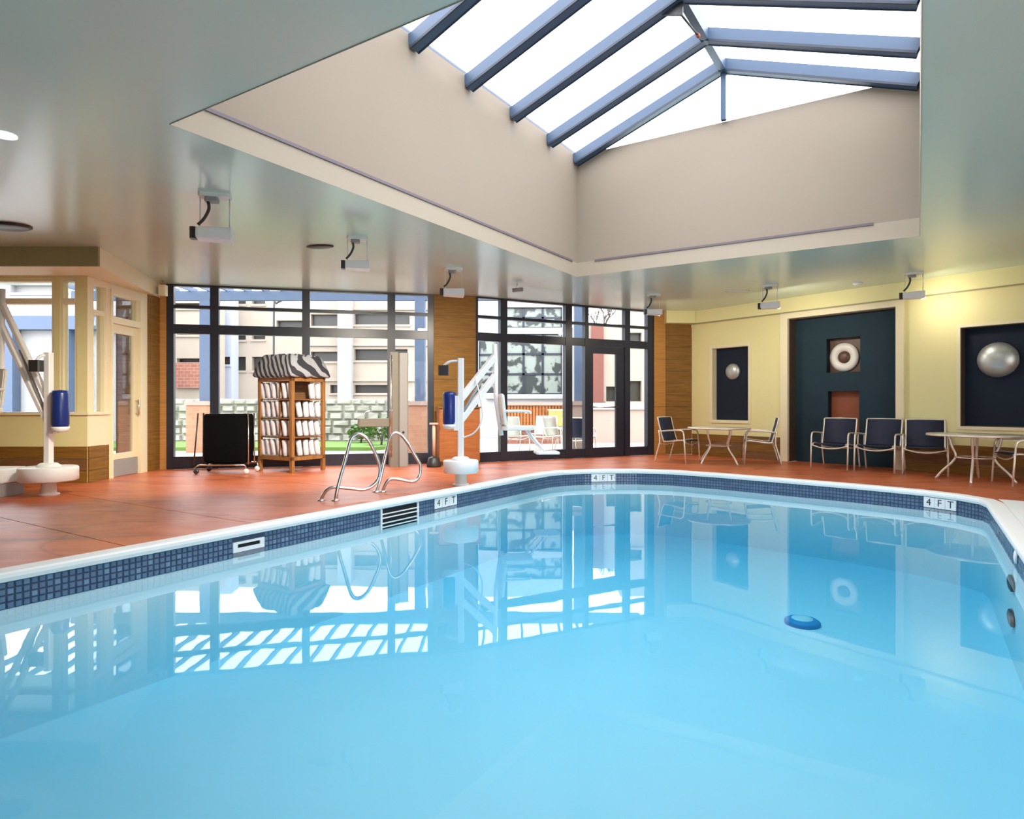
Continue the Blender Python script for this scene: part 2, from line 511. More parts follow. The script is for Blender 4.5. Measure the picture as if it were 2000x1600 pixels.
# pool outline (b, a), counter-clockwise
arc = [(0.69, 0.35), (0.69, 9.05), (0.64, 9.30), (0.42, 9.57), (0.06, 9.80), (-0.45, 9.97), (-0.93, 10.10), (-1.93, 10.30), (-2.7, 10.45), (-3.47, 10.52), (-4.05, 10.36), (-4.45, 10.10), (-4.78, 9.80), (-5.02, 9.48), (-5.12, 9.15), (-5.13, 8.8), (-5.13, 0.35)]
pool = [PB(b, a) for b, a in arc]
WATER = -0.20
BOTTOM = -1.10

# ------------------------------------------------------------------ deck: sub-base and slabs
floor = slab('floor', offset(room, 0.12), [offset(pool, 0.03)], -0.12, -0.025, M['grout']); S(floor)
base_bm = fill(room, [offset(pool, 0.13)], 0.0)
joints = [-9, -3.1, -0.8, 1.5, 2.62, 3.76, 6.04, 8.3, 10.6, 12.9, 20]
def cut_slab(a0, a1, side):
    bm = base_bm.copy()
    def bis(co, no):
        g = list(bm.verts) + list(bm.edges) + list(bm.faces)
        bmesh.ops.bisect_plane(bm, geom=g, dist=1e-5, plane_co=co, plane_no=no, clear_outer=True)
    a = Vector((AX[0], AX[1], 0)); b = Vector((BX[0], BX[1], 0))
    bis(a * (a1 - 0.005), a); bis(a * (a0 + 0.005), -a)
    if side < 0: bis(b * (-2.35 - 0.003), b)
    else: bis(b * (-2.35 + 0.003), -b)
    if not bm.faces: bm.free(); return
    r = bmesh.ops.extrude_face_region(bm, geom=list(bm.faces))
    bmesh.ops.translate(bm, verts=[e for e in r['geom'] if isinstance(e, bmesh.types.BMVert)], vec=(0, 0, -0.03))
    bmesh.ops.recalc_face_normals(bm, faces=bm.faces)
    me = bpy.data.meshes.new('slab'); bm.to_mesh(me); bm.free()
    me.materials.append(M['deck'])
    o = bpy.data.objects.new('slab', me); col.objects.link(o); o.parent = floor
for a0, a1 in zip(joints[:-1], joints[1:]):
    for sd in (-1, 1): cut_slab(a0, a1, sd)
base_bm.free()

# ------------------------------------------------------------------ pool
def ring(mb, l0, z0, l1, z1):
    n = len(l0)
    mb.add([(p[0], p[1], z0) for p in l0] + [(p[0], p[1], z1) for p in l1], [(i, (i + 1) % n, n + (i + 1) % n, n + i) for i in range(n)])
basin = S(tag(structure('pool_basin'), 'pale plaster swimming pool basin sunk into the terracotta deck'))
mb = MB()
ring(mb, pool, -0.06, pool, BOTTOM)
ring(mb, offset(pool, 0.10), -0.06, offset(pool, 0.10), BOTTOM - 0.1)
ring(mb, pool, -0.06, offset(pool, 0.10), -0.06)
mb.add([(p[0], p[1], BOTTOM) for p in pool], [tuple(range(len(pool)))])
mb.add([(p[0], p[1], BOTTOM - 0.1) for p in offset(pool, 0.10)], [tuple(range(len(pool)))])
mb.build('basin_shell', M['plaster'], basin)
# coping: a white rounded rim
cop = MB()
prof = [(0.13, -0.06), (0.13, 0.004), (0.12, 0.008), (0.0, 0.010), (-0.022, 0.006), (-0.035, -0.006), (-0.038, -0.03), (-0.03, -0.058), (0.0, -0.06)]
loops = [(offset(pool, d), z) for d, z in prof]
for (l0, z0), (l1, z1) in zip(loops, loops[1:] + loops[:1]): ring(cop, l0, z0, l1, z1)
coping = cop.build('coping', M['coping'], basin)
# white concrete apron along the right side of the pool
ap = [PB(b, a) for b, a in ((0.822, 0.35), (1.30, 0.35), (1.30, 9.32), (0.80, 9.40), (0.822, 9.2))]
MB().prism(ap, -0.02, 0.006).build('apron', M['coping'], basin)

# mosaic band at the water line: the nearest 300 tiles are parts, the rest one piece
TS = 0.046
path = [Vector(p) for p in pool]
def along(path):
    segs = []
    for i in range(len(path)):
        p, q = path[i], path[(i + 1) % len(path)]
        segs.append((p, q, (q - p).length))
    return segs
tile_spots = []
skip_zones = []          # filled with (point, half width) of fittings set in the band
A_UP = Vector((AX[0], AX[1]))
def left_pt(px, b=-5.13):
    """a coordinate where the left pool edge passes under column px"""
    k = (px - 1000.0) / F
    o = Vector(PB(b, 0)); d = A_UP
    return (k * o.y - o.x) / (d.x - k * d.y)
a_skim, a_slot, a_mark = left_pt(484), left_pt(780), left_pt(870)
skip_zones += [(PB(-5.13, a_skim), 0.16), (PB(-5.13, a_slot), 0.32), (PB(-5.13, a_mark), 0.27)]
mk2 = Vector((1.62, 10.83)); mk3 = Vector((5.45, 8.05))
for p, q, ln in along(path):
    n = max(1, int(ln / TS))
    st = ln / n
    d = (q - p) / ln
    inw = Vector((-d.y, d.x))
    for k in range(n):
        c = p + d * (st * (k + 0.5))
        if c.y < 0.5 and c.x > -1: continue
        if any((c - Vector(z)).length < h for z, h in skip_zones): continue
        for r in range(4):
            tile_spots.append((c, d, inw, st, r))
tile_spots.sort(key=lambda s: (0 if (s[0].dot(Vector(BX)) < -4.9 and s[0].y > 4.0) else 1, s[0].y))
def tile_mesh(mb, c, d, inw, st, r, jit=0.002):
    h = TS * 0.5 - 0.0038; w = st * 0.5 - 0.0038
    zc = -0.062 - TS * (r + 0.5)
    t = 0.008 + random.uniform(-jit, jit)
    pts = []
    for s, tt in ((1.0, 0.0005), (0.82, t)):
        for su, sv in ((-1, -1), (1, -1), (1, 1), (-1, 1)):
            p = c + d * (w * s * su) + inw * tt
            pts.append((p.x, p.y, zc + h * s * sv))
    mb.add(pts, [(4, 5, 6, 7), (0, 1, 5, 4), (1, 2, 6, 5), (2, 3, 7, 6), (3, 0, 4, 7)])
band = MB()
for p, q, ln in along(path):
    pass
lp0 = offset(pool, -0.0015)
ring(band, lp0, -0.0605, lp0, -0.062 - 4 * TS)
band.build('grout_band', M['grout'], basin)
proto_tiles = {}
for i, s in enumerate(tile_spots[:300]):
    c, d, inw, st, r = s
    key = (round(st, 4), random.choice((0, 1, 1, 2, 2, 3)))
    if key not in proto_tiles:
        mb = MB(); tile_mesh(mb, Vector((0, 0)), Vector((1, 0)), Vector((0, 1)), st, 0)
        proto_tiles[key] = mb.build('tile', M['tile'] if key[1] else M['tile2'], basin)
        o = proto_tiles[key]
    else:
        o = proto_tiles[key].copy(); col.objects.link(o)
    o.location = (c.x, c.y, -TS * r)
    o.rotation_euler = (0, 0, math.atan2(d.y, d.x))
far = MB()
for s in tile_spots[300:]: tile_mesh(far, *s)
fb = far.build('tile_band', M['tile'], basin); fb['kind'] = 'stuff'

wl = offset(pool, 0.012)
wm = MB(); wm.prism(wl, BOTTOM - 0.02, WATER)
water = wm.build('pool_water', M['water'])
tag(water, 'still clear turquoise water filling the swimming pool', 'water', kind='stuff')

# ------------------------------------------------------------------ ceiling and skylight well
well = [PB(b, a) for b, a in ((WELL_B0, WELL_A0), (WELL_B1, WELL_A0), (WELL_B1, WELL_A1), (WELL_B0, WELL_A1))]
ceiling = slab('ceiling', offset(room, 0.14), [well], CEIL, CEIL + 0.3, M['ceiling']); S(ceiling)
def WT(b, a, z):
    p = PB(b, a); return (p[0], p[1], z)
wellobj = structure('ceiling_well', 'cream walled skylight well cut into the green grey ceiling')
t = 0.15
for nm, bx in (('well_wall', (WELL_B0 - t, WELL_B0, WELL_A0 - t, WELL_A1 + t)), ('well_wall', (WELL_B1, WELL_B1 + t, WELL_A0 - t, WELL_A1 + t)),
               ('well_wall', (WELL_B0, WELL_B1, WELL_A1, WELL_A1 + t)), ('well_wall', (WELL_B0, WELL_B1, WELL_A0 - t, WELL_A0))):
    MB().box(bx[0], bx[1], bx[2], bx[3], CEIL + 0.22, WELL_Z, WT).build(nm, M['well'], wellobj)
e = 0.004
for bx in ((WELL_B0, WELL_B0 + e, WELL_A0, WELL_A1), (WELL_B1 - e, WELL_B1, WELL_A0, WELL_A1), (WELL_B0, WELL_B1, WELL_A1 - e, WELL_A1), (WELL_B0, WELL_B1, WELL_A0, WELL_A0 + e)):
    MB().box(bx[0], bx[1], bx[2], bx[3], CEIL - 0.006, CEIL + 0.22, WT).build('well_trim', M['well_strip'], wellobj)
for bx in ((WELL_B0, WELL_B0 + 0.002, WELL_A0, WELL_A1), (WELL_B1 - 0.002, WELL_B1, WELL_A0, WELL_A1), (WELL_B0, WELL_B1, WELL_A1 - 0.002, WELL_A1), (WELL_B0, WELL_B1, WELL_A0, WELL_A0 + 0.002)):
    MB().box(bx[0], bx[1], bx[2], bx[3], CEIL + 0.22, WELL_Z, WT).build('well_lining', M['well'], wellobj)
# linear slot diffusers
MB().box(WELL_B0 + e, WELL_B0 + e + 0.012, WELL_A0 + 0.25, WELL_A1 - 0.18, CEIL + 0.205, CEIL + 0.235, WT).build('slot_diffuser', M['slot'], wellobj)
MB().box(WELL_B0 + 0.32, WELL_B1 - 0.50, WELL_A1 - e - 0.012, WELL_A1 - e, CEIL + 0.205, CEIL + 0.235, WT).build('slot_diffuser', M['slot'], wellobj)

sky = structure('skylight', 'gabled glass skylight with steel blue rafters above the pool')
RB = (WELL_B0 + WELL_B1) / 2
RZ = WELL_Z + 0.86
ra = [9.25, 8.38, 7.36, 6.34, 5.32, 4.28, 3.26, 2.70]
def slope_T(side):
    b_e = WELL_B0 if side < 0 else WELL_B1
    run = RB - b_e; rise = RZ - WELL_Z
    ln = math.hypot(run, rise)
    db, dz = run / ln, rise / ln
    nb, nz = -dz * (1 if run > 0 else -1), abs(db)
    def T(u, a, h):           # u up the slope, a along, h above the pane plane
        return WT(b_e + db * u + nb * h, a, WELL_Z + dz * u + nz * h)
    return T, ln
for side in (-1, 1):
    T, ln = slope_T(side)
    for a in ra:
        r = MB().box(-0.03, ln, a - 0.065, a + 0.065, -0.17, -0.01, T).build('rafter', M['rafter'], sky)
        ed = MB()
        for s in (-1, 1): ed.box(-0.03, ln - 0.02, a + s * 0.065 - 0.009, a + s * 0.065 + 0.009, -0.178, -0.15, T)
        ed.build('edge_strip', M['rafter_edge'], r)
    for a0, a1 in zip(ra[:-1], ra[1:]):
        MB().box(-0.05, ln, a1 + 0.005, a0 - 0.005, 0.0, 0.014, T).build('pane', M['skyglass'], sky)
MB().box(RB - 0.05, RB + 0.05, 2.6, 9.32, RZ - 0.19, RZ - 0.02, WT).build('ridge_beam', M['rafter'], sky)
for a in (9.29, 2.65):
    for s in (-1, 1):
        b_e = WELL_B0 if s < 0 else WELL_B1
        pts = [(b_e, WELL_Z), (RB, WELL_Z), (RB, RZ)]
        v = [WT(p[0], a - 0.006, p[1]) for p in pts] + [WT(p[0], a + 0.006, p[1]) for p in pts]
        MB().add(v, [(0, 1, 2), (5, 4, 3), (0, 3, 4, 1), (1, 4, 5, 2), (2, 5, 3, 0)]).build('gable_pane', M['skyglass'], sky)
    MB().box(RB - 0.035, RB + 0.035, a - 0.05, a + 0.02, WELL_Z, RZ - 0.1, WT).build('gable_post', M['rafter'], sky)
for b0, b1 in ((WELL_B0 - 0.15, WELL_B0 - 0.0), (WELL_B1 + 0.0, WELL_B1 + 0.15)):
    MB().box(b0, b1, 2.5, 9.48, WELL_Z, WELL_Z + 0.04, WT).build('eave_plate', M['rafter'], sky)
hk = thing('skylight_winding_rod', 'dark winding rod with a gusset hanging under the skylight ridge', 'rod', WT(RB - 0.02, 7.36, RZ - 0.19))
MB().add([WT(-0.30, 0.0, -0.05), WT(0.03, 0, 0.02), WT(0.03, 0, -0.16), WT(-0.30, 0.03, -0.05), WT(0.03, 0.03, 0.02), WT(0.03, 0.03, -0.16)], [(0, 1, 2), (5, 4, 3), (0, 3, 4, 1), (1, 4, 5, 2), (2, 5, 3, 0)]).build('gusset', M['dark'], hk)
p0 = Vector(WT(-0.02, 0.0, -0.10)); p1 = Vector(WT(0.05, 0.55, -0.14))
MB().tube([p0, p1], 0.014, 8).build('rod', M['dark'], hk)
MB().tube([p1 - (p1 - p0) * 0.05, p1 + (p1 - p0) * 0.04], 0.026, 8).build('grip', M['rust'], hk)

# ------------------------------------------------------------------ window walls
def glazed(name, wall, verts_, zs, label, sill_z, depth=0.12, skip=()):
    """verts_: list of (u0, u1) members; zs: list of (z0, z1) transoms"""
    w = structure(name, label)
    for u0, u1 in verts_:
        MB().box(u0, u1, 0.0, depth, 0.0, CEIL, wall.T).build('mullion', M['frame'], w)
    us = [(a[1], b[0]) for a, b in zip(verts_[:-1], verts_[1:])]
    rows = [(0.0, sill_z)] + list(zs) + [(CEIL - 0.03, CEIL)]
    for ci, (a, b) in enumerate(us):
        for ri, (z0, z1) in enumerate(rows):
            if (ci, 'rail', ri) in skip: continue
            MB().box(a, b, 0.01, depth - 0.01, z0, z1, wall.T).build('sill' if ri == 0 else 'transom', M['frame'], w)
        for ri, (r0, r1) in enumerate(zip(rows[:-1], rows[1:])):
            if (ci, 'pane', ri) in skip: continue
            MB().box(a - 0.01, b + 0.01, 0.055, 0.067, r0[1] - 0.01, r1[0] + 0.01, wall.T).build('pane', M['glass'], w)
    return w
tr = [(2.35, 2.51), (2.79, 2.845)]
v1 = [(W1.u(a), W1.u(b)) for a, b in ((325, 339), (410, 427), (590, 605), (757, 772), (836, 847))]
glazed('window_1', W1, v1, tr, 'dark framed floor to ceiling window behind the towel rack', 0.21)
v2 = [(W2.u(a), W2.u(b)) for a, b in ((929, 934), (978, 991), (1105, 1118), (1143, 1150), (1221, 1231), (1265, 1276))]
w2 = glazed('window_2', W2, v2, tr, 'dark framed window wall with a glass door beside the wood pilaster', 0.19,
            skip={(3, 'pane', 0), (3, 'rail', 0)})
# door leaf in the second window wall
d1 = structure('door_1', 'dark framed glass door in the window wall')
du0, du1 = v2[3][1] + 0.006, v2[4][0] - 0.006
g0, g1 = W2.u(1160), W2.u(1205)
zt, zb = 2.20, 0.20
for a, b in ((du0, g0), (g1, du1)):
    MB().box(a, b, 0.03, 0.085, 0.012, 2.345, W2.T).build('stile', M['frame'], d1)
MB().box(g0, g1, 0.03, 0.085, zt, 2.345, W2.T).build('top_rail', M['frame'], d1)
MB().box(g0, g1, 0.03, 0.085, 0.012, zb, W2.T).build('bottom_rail', M['frame'], d1)
MB().box(g0 - 0.01, g1 + 0.01, 0.05, 0.062, zb - 0.01, zt + 0.01, W2.T).build('pane', M['glass'], d1)
MB().box(du0, du1, 0.0, 0.12, -0.02, 0.011, W2.T).build('threshold', M['frame'], d1)
mb = MB(); mb.tube([W2.T(g0 - 0.05, -0.045, 1.06), W2.T(g1 + 0.03, -0.045, 1.06)], 0.016, 10)
for uu in (g0 - 0.04, g1 + 0.02): mb.tube([W2.T(uu, -0.045, 1.06), W2.T(uu, 0.035, 1.06)], 0.012, 8)
mb.build('push_bar', M['chrome'], d1)

# wood column between the window walls, right pilaster and corner wall
def panelled(name, wall, u0, u1, w0, w1, rows, m, label=None, gap=0.006):
    root = structure(name, label)
    MB().box(u0, u1, w0 + 0.012, w1, 0.0, CEIL, wall.T).build('backing', M['brown_reveal'], root)
    for z0, z1 in rows:
        MB().box(u0 + 0.001, u1 - 0.001, w0, w0 + 0.014, z0 + gap / 2, z1 - gap / 2, wall.T).build('panel', m, root)
    return root
def rows(n, z0=0.0, z1=CEIL):
    h = (z1 - z0) / n
    return [(z0 + h * i, z0 + h * (i + 1)) for i in range(n)]
panelled('wall_column', WC, W1.u(847) - W1.len, WC.len + W2.u(929), -0.02, 0.35, rows(4), M['wood'], 'walnut panelled column between the two window walls')
panelled('wall_pilaster', WP, 0.005 + W2.u(1276) - W2.len, WP.len, -0.03, 0.3, rows(3), M['wood_light'], 'wood pilaster painted in its lit tone at the right end of the windows')  # brown wood; its lit face is put into a brighter veneer colour
cw = panelled('wall_corner', WN, 0.0, WN.len, 0.0, 0.3, rows(12), M['wood'], 'walnut planked wall in the corner behind the patio chair')
# small yellow soffit block in that corner
MB().box(-0.02, WN.len, -0.20, 0.0, 2.93, CEIL, WN.T).build('trim_1', M['yellow'])['kind'] = 'structure'

# ------------------------------------------------------------------ right wall
UN0, UN1 = WR.u(1541), WR.u(1752)
NTOP = 2.80
SW0, SW1 = WR.u(1390), WR.u(1462)
LW0, LW1 = WR.u(1876), WR.u(1876) + 2.05
WZ0, WZ1 = 0.77, 2.35
wr = structure('wall_right', 'pale yellow wall with dark recesses along the right side of the pool')
WR.grid(0.0, WR.len, 0.0, CEIL, [(UN0, UN1, 0.0, NTOP), (SW0, SW1, WZ0, WZ1), (LW0, LW1, WZ0, WZ1)], 0.0, 0.30).build('wall_face', M['yellow'], wr)
MB().box(0.0, WR.len, -0.09, 0.0, 2.93, CEIL, WR.T).build('beam', M['yellow'], wr)
MB().box(0.0, WR.len, -0.094, -0.088, 2.905, 2.93, WR.T).build('shadow_bead', M['olive'], wr)
# frame of the tall recess
fr0, fr1 = WR.u(1527), WR.u(1768)
MB().box(fr0, UN0, -0.06, 0.0, 0.0, 2.93, WR.T).box(UN1, fr1, -0.06, 0.0, 0.0, 2.93, WR.T).box(UN0, UN1, -0.06, 0.0, NTOP, 2.93, WR.T).build('recess_frame', M['cream'], wr)
rec = structure('wall_recess', 'tall dark teal recess with two square niches behind the navy chairs')
h1 = (WR.u(1616, 0.26), WR.u(1682, 0.26), WR.z(1650, 727, 0.26), WR.z(1650, 660, 0.26))
h2 = (WR.u(1619, 0.26), WR.u(1680, 0.26), WR.z(1650, 845, 0.26), WR.z(1650, 764, 0.26))
WR.grid(UN0, UN1, 0.0, NTOP, [h1, h2], 0.22, 0.26).build('board', M['teal'], rec)
for h, m_ in ((h1, M['brown_art']), (h2, M['rust'])):
    MB().box(h[0], h[1], 0.36, 0.38, h[2], h[3], WR.T).build('niche_back', m_, rec)
    n_ = MB()
    n_.box(h[0] - 0.02, h[0], 0.26, 0.38, h[2] - 0.02, h[3] + 0.02, WR.T).box(h[1], h[1] + 0.02, 0.26, 0.38, h[2] - 0.02, h[3] + 0.02, WR.T)
    n_.box(h[0], h[1], 0.26, 0.38, h[2] - 0.02, h[2], WR.T).box(h[0], h[1], 0.26, 0.38, h[3], h[3] + 0.02, WR.T)
    n_.build('niche_side', M['void'], rec)
MB().box(UN0 - 0.05, UN1 + 0.05, 0.385, 0.42, -0.1, NTOP + 0.1, WR.T).build('back_wall', M['void'], rec)
MB().box(UN0, UN1, -0.02, 0.30, -0.1, -0.004, WR.T).build('floor_strip', M['deck'], rec)
rv = MB()
rv.box(UN0 - 0.001, UN0 + 0.02, 0.0, 0.22, 0.0, NTOP, WR.T).box(UN1 - 0.02, UN1 + 0.001, 0.0, 0.22, 0.0, NTOP, WR.T).box(UN0, UN1, 0.0, 0.22, NTOP - 0.02, NTOP + 0.001, WR.T)
rv.build('reveal', M['brown_reveal'], rec)
# two window-like recesses with dark boards
for i, (a, b, m_, rm) in enumerate(((SW0, SW1, M['board'], M['cream']), (LW0, LW1, M['board'], M['brown_reveal']))):
    o = structure('window_%d' % (i + 3), ('small' if i == 0 else 'wide') + ' blind recess with a dark blue back board')
    MB().box(a, b, 0.16, 0.18, WZ0, WZ1, WR.T).build('board', m_, o)
    k = MB()
    k.box(a - 0.001, a + 0.012, 0.0, 0.16, WZ0, WZ1, WR.T).box(b - 0.012, b + 0.001, 0.0, 0.16, WZ0, WZ1, WR.T).box(a, b, 0.0, 0.16, WZ1 - 0.012, WZ1 + 0.001, WR.T).box(a, b, 0.0, 0.16, WZ0 - 0.001, WZ0 + 0.012, WR.T)
    k.build('reveal', rm, o)
    k = MB(); q = 0.05
    k.box(a - q, a, -0.012, 0.0, WZ0 - q, WZ1 + q, WR.T).box(b, b + q, -0.012, 0.0, WZ0 - q, WZ1 + q, WR.T).box(a, b, -0.012, 0.0, WZ1, WZ1 + q, WR.T).box(a, b, -0.022, 0.0, WZ0 - q, WZ0, WR.T)
    k.build('casing', M['cream'], o)
# wood wainscot planks
wn = structure('baseboard_right', 'walnut plank wainscot along the yellow wall')
def planks(wall, root, u0, u1, z1, n, w, mats, seam=1.25):
    u = u0; k = 0
    while u < u1 - 0.05:
        e_ = min(u + seam, u1)
        for i in range(n):
            h = z1 / n
            MB().box(u + 0.003, e_ - 0.003, w, 0.0, h * i + 0.003, h * (i + 1) - 0.003, wall.T).build('plank', mats[(i + k) % len(mats)], root)
        u = e_; k += 1
planks(WR, wn, 0.02, fr0, 0.465, 3, -0.03, [M['wood'], M['wood_dark']])
planks(WR, wn, fr1, WR.len, 0.465, 3, -0.03, [M['wood'], M['wood_dark']])

# wall sculptures
def disc_on(px, py, w, r, name, label, prof, m_, hole=None):
    u_, d_ = WR.u(px, w), WR.depth(px, w)
    z_ = HC + (HZ - py) / F * d_
    def T(x, y, z):
        return WR.T(u_ + x, w - z, z_ + y)
    o = thing(name, label, 'wall art')
    p_ = MB().lathe(prof, 32, T).build('disc', m_, o)
    if hole: MB().lathe(hole, 24, T).build('centre', M['brown_art'], o)
    return o
disc_on(1432, 726, 0.16, 0.17, 'wall_disc', 'small silvery dome disc on the dark board of the small recess', [(0.175, 0.0), (0.17, 0.03), (0.13, 0.06), (0.07, 0.08), (0.0, 0.085)], M['silver_art'])
disc_on(1950, 703, 0.16, 0.27, 'wall_disc', 'large silvery glass dome on the wide dark board at right', [(0.275, 0.0), (0.27, 0.05), (0.21, 0.11), (0.11, 0.15), (0.0, 0.16)], M['silver_art'])
disc_on(1650, 698, 0.36, 0.26, 'wall_disc', 'white ring plate with brown centre in the upper square niche', [(0.265, 0.0), (0.27, 0.03), (0.20, 0.05), (0.12, 0.035), (0.11, 0.0)], M['white_art'], [(0.115, 0.0), (0.11, 0.04), (0.05, 0.055), (0.0, 0.06)])

# ------------------------------------------------------------------ glazed bay on the left
lw = structure('wall_left_bay', 'pale yellow bay wall with windows above wood planks at left')
SILL = 1.01
win_u = [(0.30, WLF.u(105)), (WLF.u(117), WLF.u(150))]
HEAD = 2.93
WLF.grid(0.0, WLF.len - 0.004, 0.0, CEIL, [(win_u[0][0], win_u[0][1], SILL, HEAD), (win_u[1][0], win_u[1][1], SILL, HEAD)], 0.0, 0.14).build('wall_face', M['yellow'], lw)
# the side wall of the bay carries a narrow window and a door
su0, su1 = WLS.u(181), WLS.u(207)
dd0, dd1 = WLS.u(215), WLS.u(276)
WLS.grid(0.004, WLS.len - 0.37, 0.0, CEIL, [(su0, su1, SILL, 2.86), (dd0, dd1, 0.0, 2.86)], 0.0, 0.14).build('wall_face', M['cream'], lw)
planks(WLF, lw, 0.0, WLF.len, 0.52, 3, -0.02, [M['wood_dark'], M['wood']], 1.6)
planks(WLS, lw, 0.0, dd0 - 0.05, 0.52, 3, -0.02, [M['wood']], 1.0)
MB().box(0.0, WLF.len + 0.03, -0.035, 0.0, SILL - 0.04, SILL, WLF.T).build('sill', M['cream'], lw)
MB().box(0.0, dd0 - 0.03, -0.035, 0.0, SILL - 0.04, SILL, WLS.T).build('sill', M['cream'], lw)
w5 = structure('window_5', 'cream framed window of the left bay with a transom light')
for a, b in win_u:
    k = MB()
    k.box(a, a + 0.035, 0.01, 0.12, SILL, HEAD, WLF.T).box(b - 0.035, b, 0.01, 0.12, SILL, HEAD, WLF.T).box(a + 0.035, b - 0.035, 0.012, 0.118, HEAD - 0.05, HEAD, WLF.T).box(a + 0.035, b - 0.035, 0.004, 0.118, 2.56, 2.64, WLF.T)
    k.build('frame', M['cream'], w5)
    MB().box(a + 0.02, b - 0.02, 0.06, 0.07, SILL, 2.57, WLF.T).build('pane', M['glass'], w5)
    MB().box(a + 0.02, b - 0.02, 0.06, 0.07, 2.62, HEAD - 0.03, WLF.T).build('pane', M['glass'], w5)
w6 = structure('window_6', 'narrow window beside the cream bay door')
k = MB()
k.box(su0, su0 + 0.03, 0.01, 0.12, SILL, 2.86, WLS.T).box(su1 - 0.03, su1, 0.01, 0.12, SILL, 2.86, WLS.T).box(su0 + 0.03, su1 - 0.03, 0.004, 0.118, 2.43, 2.50, WLS.T)
k.build('frame', M['cream'], w6)
MB().box(su0 + 0.02, su1 - 0.02, 0.06, 0.07, SILL, 2.45, WLS.T).build('pane', M['glass'], w6)
MB().box(su0 + 0.02, su1 - 0.02, 0.06, 0.07, 2.48, 2.86, WLS.T).build('pane', M['glass'], w6)
d2 = structure('door_2', 'cream framed glass door with grey kick panel in the bay')
k = MB()
k.box(dd0, dd0 + 0.05, -0.02, 0.12, 0.0, 2.86, WLS.T).box(dd1 - 0.05, dd1, -0.02, 0.12, 0.0, 2.86, WLS.T).box(dd0 + 0.05, dd1 - 0.05, -0.018, 0.118, 2.36, 2.46, WLS.T).box(dd0 + 0.05, dd1 - 0.05, -0.018, 0.118, 2.80, 2.86, WLS.T)
k.build('door_frame', M['cream'], d2)
k = MB(); e0, e1 = dd0 + 0.055, dd1 - 0.055
k.box(e0, e0 + 0.075, 0.03, 0.08, 0.272, 2.35, WLS.T).box(e1 - 0.10, e1, 0.03, 0.08, 0.272, 2.35, WLS.T).box(e0 + 0.075, e1 - 0.10, 0.031, 0.079, 2.22, 2.35, WLS.T).box(e0 + 0.075, e1 - 0.10, 0.031, 0.079, 0.272, 0.36, WLS.T)
k.build('door_leaf', M['cream'], d2)
MB().box(e0, e1, 0.028, 0.082, 0.01, 0.27, WLS.T).build('kick_panel', M['grey'], d2)
MB().box(e0 + 0.06, e1 - 0.09, 0.05, 0.06, 0.35, 2.24, WLS.T).build('pane', M['glass'], d2)
MB().box(dd0 + 0.04, dd1 - 0.04, 0.05, 0.06, 2.44, 2.82, WLS.T).build('pane', M['glass'], d2)
mb = MB().tube([WLS.T(e1 - 0.05, -0.02, 0.95), WLS.T(e1 - 0.05, -0.02, 1.2)], 0.012, 8)
for zz in (0.97, 1.18): mb.tube([WLS.T(e1 - 0.05, -0.02, zz), WLS.T(e1 - 0.05, 0.035, zz)], 0.009, 6)
mb.build('door_handle', M['chrome'], d2)
# wood post in the corner and its return
MB().box(WLS.len - 0.37, WLS.len, -0.015, 0.14, 0.0, CEIL, WLS.T).build('wall_corner_post', M['wood'])['kind'] = 'structure'
MB().box(-0.22, W1.u(325), 0.005, 0.12, 0.0, CEIL, W1.T).build('trim_2', M['wood_light'])['kind'] = 'structure'
# header soffit over the bay
hd = structure('trim_3', 'olive header soffit over the left bay')
MB().prism([(-9.2, 8.42), (-5.46, 8.42), (-5.46, 8.46), (-9.2, 8.46)], 2.945, CEIL).build('fascia', M['olive'], hd)
MB().prism([(-9.2, 8.46), (-5.46, 8.46), (-6.05, 10.98), (-6.071, 9.13), (-9.2, 9.13)], 2.95, CEIL).build('soffit', M['cream'], hd)
# brown partition inside the bay
MB().box(-6.73, -6.22, 10.85, 10.95, 0, CEIL).build('wall_partition', M['wood_dark'])['kind'] = 'structure'
# unseen parts of the room: left wall and rear wall, its openings added for fill light
wl_ = Wall((-9.2, -3.0), (-9.2, 9.13))
wl_.grid(0, wl_.len, 0, CEIL, [], 0.0, 0.14).build('wall_left', M['yellow'])['kind'] = 'structure'
wb_ = Wall((10.1, -3.0), (-9.2, -3.0))
wb_.grid(0, wb_.len, 0, CEIL, [(0.8 + 3.7 * i, 4.1 + 3.7 * i, 0.25, 3.0) for i in range(2)], 0.0, 0.14).build('wall_back', M['yellow'])['kind'] = 'structure'
wr2 = Wall(PRe, (10.1, -3.0))
wr2.grid(0, wr2.len, 0, CEIL, [], 0.0, 0.14).build('wall_right_rear', M['yellow'])['kind'] = 'structure'
for nm, W_, u0, u1 in (('window_portal', W1, 0.0, W1.len), ('window_portal', W2, 0.0, W2.len)):
    c = W_.T((u0 + u1) / 2, 0.14, 1.7)
    portal(nm, c, (PI / 2, 0, math.atan2(W_.d.y, W_.d.x)), u1 - u0, 3.0)
portal('rear_portal', (5.7, -3.16, 1.65), (PI / 2, 0, PI), 7.2, 2.9)
portal('bay_portal', (-7.5, 9.3, 2.0), (PI / 2, 0, 0), 3.0, 2.0)

